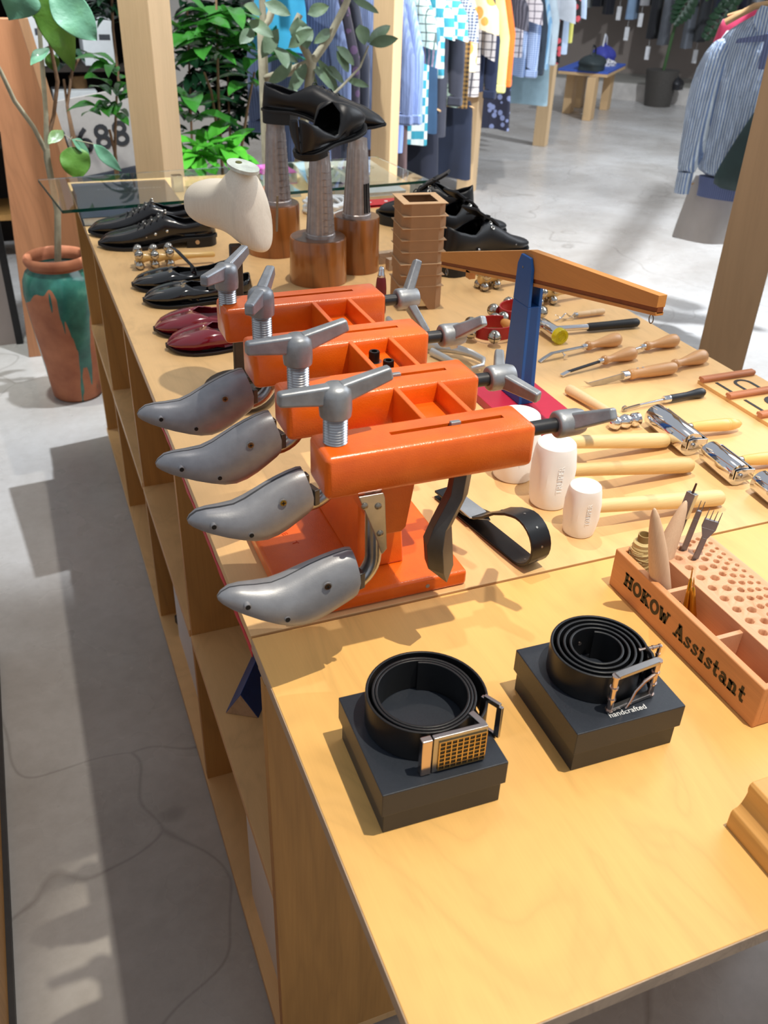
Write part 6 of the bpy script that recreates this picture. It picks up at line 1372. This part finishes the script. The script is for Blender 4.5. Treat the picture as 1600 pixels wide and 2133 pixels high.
mb = MB(); mb.cyl((.2, 0, 0), (.2, 0, .4), .16, .2, seg=24); obj('pot', mb, M_((70, 66, 62), .6), t); obj('stem', MB().tube([V((.2, 0, .35)), V((.25, -.05, 1.2)), PA(1600, -120, 11.6) - B], .02, 8), M_((60, 90, 50), .6), t)

# ================================================================= crinkled striped jacket, bag and skirt at the right
SEER = pattern('stripe', (228, 240, 250), (134, 160, 206), .012)
nt = SEER.node_tree; b = nt.nodes['Principled BSDF']; bump(nt, noise(nt, coords(nt, (1, 1, .35)), 38, 5, .6, 1.5), b, 1.0, .03)
AJ = 3.74
def jac(b, z, a=AJ): return V((R2 * (a + b), R2 * (a - b), z))
J0 = jac(.255, 1.40)
t = thing('hanging_jacket', 'crinkled light blue and white striped jacket hanging at the right edge', 'jacket', J0, radians(45), 'clothes on the right hand rack')
# local x away along rack, local -y to the viewer's right
rs = []; N = 48
for z, wl, wr, th in ((0, .055, .055, .030), (-.03, .10, .10, .040), (-.075, .175, .175, .050), (-.12, .20, .20, .060), (-.25, .21, .21, .075), (-.45, .205, .205, .080), (-.60, .195, .195, .078), (-.655, .165, .165, .060)):
    rs.append([(-.0 + th * cos(a) * (1 + .10 * sin(9 * a + z * 30) + .05 * sin(17 * a + z * 60)), (wl if sin(a) > 0 else wr) * sin(a), z) for a in [2 * pi * j / N for j in range(N)]])
obj('body', MB().rings(rs), SEER, t, smooth=70, sub=1)
rs = [[(th * cos(a), w_ * sin(a), z) for a in [2 * pi * j / N for j in range(N)]] for z, w_, th in ((-.650, .166, .060), (-.70, .160, .056), (-.735, .160, .056))]
obj('hem_band', MB().rings(rs), pattern('stripe', (108, 120, 160), (86, 96, 136), .010), t, smooth=70)
for s in (1, -1):
    pts = [V((0, s * .165, -.095)), V((-.012, s * .205, -.22)), V((-.02, s * .214, -.36)), V((-.03, s * .212, -.50)), V((-.04, s * .218, -.60)), V((-.05, s * .222, -.64))]; rd = [.058, .068, .068, .060, .046, .036]; rs = []
    for i, (c, r_) in enumerate(zip(pts, rd)): rs.append([c + V((r_ * .75 * cos(a) * (1 + .1 * sin(5 * a + i)), r_ * sin(a) * (1 + .06 * sin(7 * a + 2 * i)), .012 * sin(a * 3 + i))) for a in [2 * pi * j / 24 for j in range(24)]])
    obj('sleeve', MB().rings(rs), SEER, t, smooth=70, sub=1)
    c = pts[-1]; mb = MB(); rs = [[c + V((.026 * k * cos(a), .034 * k * sin(a), z)) for a in [2 * pi * j / 20 for j in range(20)]] for z, k in ((.005, 1), (-.04, 1.02), (-.085, .98))]; obj('cuff', MB().rings(rs), SEER, t, smooth=70)
for s in (1, -1):
    mb = MB(); mb.prism([(s * .004, .012), (s * .062, .02), (s * .085, -.03), (s * .030, -.115), (s * .004, -.08)], -.066, -.058, ax='x'); obj('collar', mb, SEER, t, bev=.004, smooth=60)
obj('shirt_panel', MB().box((-.082, -.05, -.14), (.006, .14, .13)), pattern('stripe', (112, 122, 160), (88, 96, 132), .012), t, bev=.003)
mb = MB(); mb.prism([(.02, -.08), (.12, -.10), (.13, -.118), (.02, -.105)], -.083, -.078, ax='x'); obj('pocket_flap', mb, pattern('stripe', (112, 122, 160), (88, 96, 132), .012), t)  # thin flap of darker striped fabric on the chest
mb = MB(); mb.tube([(0, -.19, -.05), (0, -.09, .012), (0, 0, .032), (0, .09, .012), (0, .19, -.05)], .017, 10, flat=.8); hg = obj('hanger', mb, HANGW, t); mb = MB(); mb.tube([(0, 0, .03), (0, 0, .12), (0, .02, .15), (0, 0, .18)], .003, 6); obj('hanger_hook', mb, STEEL, hg)
t = thing('shoulder_bag', 'dark green shoulder bag with black strap hanging over the striped jacket', 'bag', jac(.285, .75, AJ - .13), radians(45), 'clothes on the right hand rack')
mb = MB(); rs = []
for z, y0, y1, th in ((0, .125, -.30, .035), (.05, .130, -.30, .05), (.15, .095, -.30, .055), (.25, .055, -.28, .045), (.34, .015, -.24, .03), (.42, -.02, -.18, .015)):
    rs.append([(th * cos(a) * (1 + .15 * sin(4 * a + z * 20)), (y0 + y1) / 2 + (y0 - y1) / 2 * (abs(sin(a)) ** .8) * (1 if sin(a) > 0 else -1), z - .03) for a in [2 * pi * j / 32 for j in range(32)]])
obj('body', mb.rings(rs), M_((42, 62, 62), .5, var=.2, vs=8, bs_=.6, bscale=14), t, smooth=70, sub=1)
mb = MB(); mb.ribbon([(-.055, -.03, -.02), (-.066, -.055, .12), (-.058, -.085, .26), (-.04, -.105, .38), (-.03, -.12, .48), (0, -.13, .60)], (0, 1, 0), .055, .004); obj('strap', mb, M_((26, 30, 42), .7), t)
mb = MB(); mb.tube([(-.045, -.10, .36), (-.048, -.10, .44), (-.04, -.11, .50)], .010, 8); obj('ring_clip', mb, BLACK, t)
t = garment(jac(.23, 0, AJ + .05), 'skirt', M_((186, 178, 172), .3, var=.1, vs=6, bs_=.4, bscale=10), .28, 0, ztop=.735, group='clothes on the right hand rack', label='silvery grey satin skirt hanging under the striped jacket', seed=4, name='hanging_skirt')
t.location = jac(.175, .735, AJ + .06); t.scale = (1, .62, 1)
garment(jac(.33, 0, AJ + .20), 'shirt', fabric((206, 212, 222)), .62, .3, ztop=1.36, group='clothes on the right hand rack', label='white garment hanging behind the striped jacket', seed=5)
garment(jac(.23, 0, AJ + .34), 'shirt', fabric((226, 70, 110)), .40, .0, ztop=1.40, group='clothes on the right hand rack', label='pink top whose shoulder shows behind the striped jacket', seed=6)
rl = obj('clothes_rail', MB().box((1.85, 0, 0), (3.7, .10, .05)), POSTB); rl.location = jac(.288, 1.60, 1.90); rl.rotation_euler = (0, 0, radians(45)); tag(rl, 'brown wooden rail above the striped jacket', 'rail')

q_ = jac(.396, 0, 5.65); post((q_.x, q_.y, 0), .125, 2.4, 'brown square post at the far end of the right hand rack', POSTB)
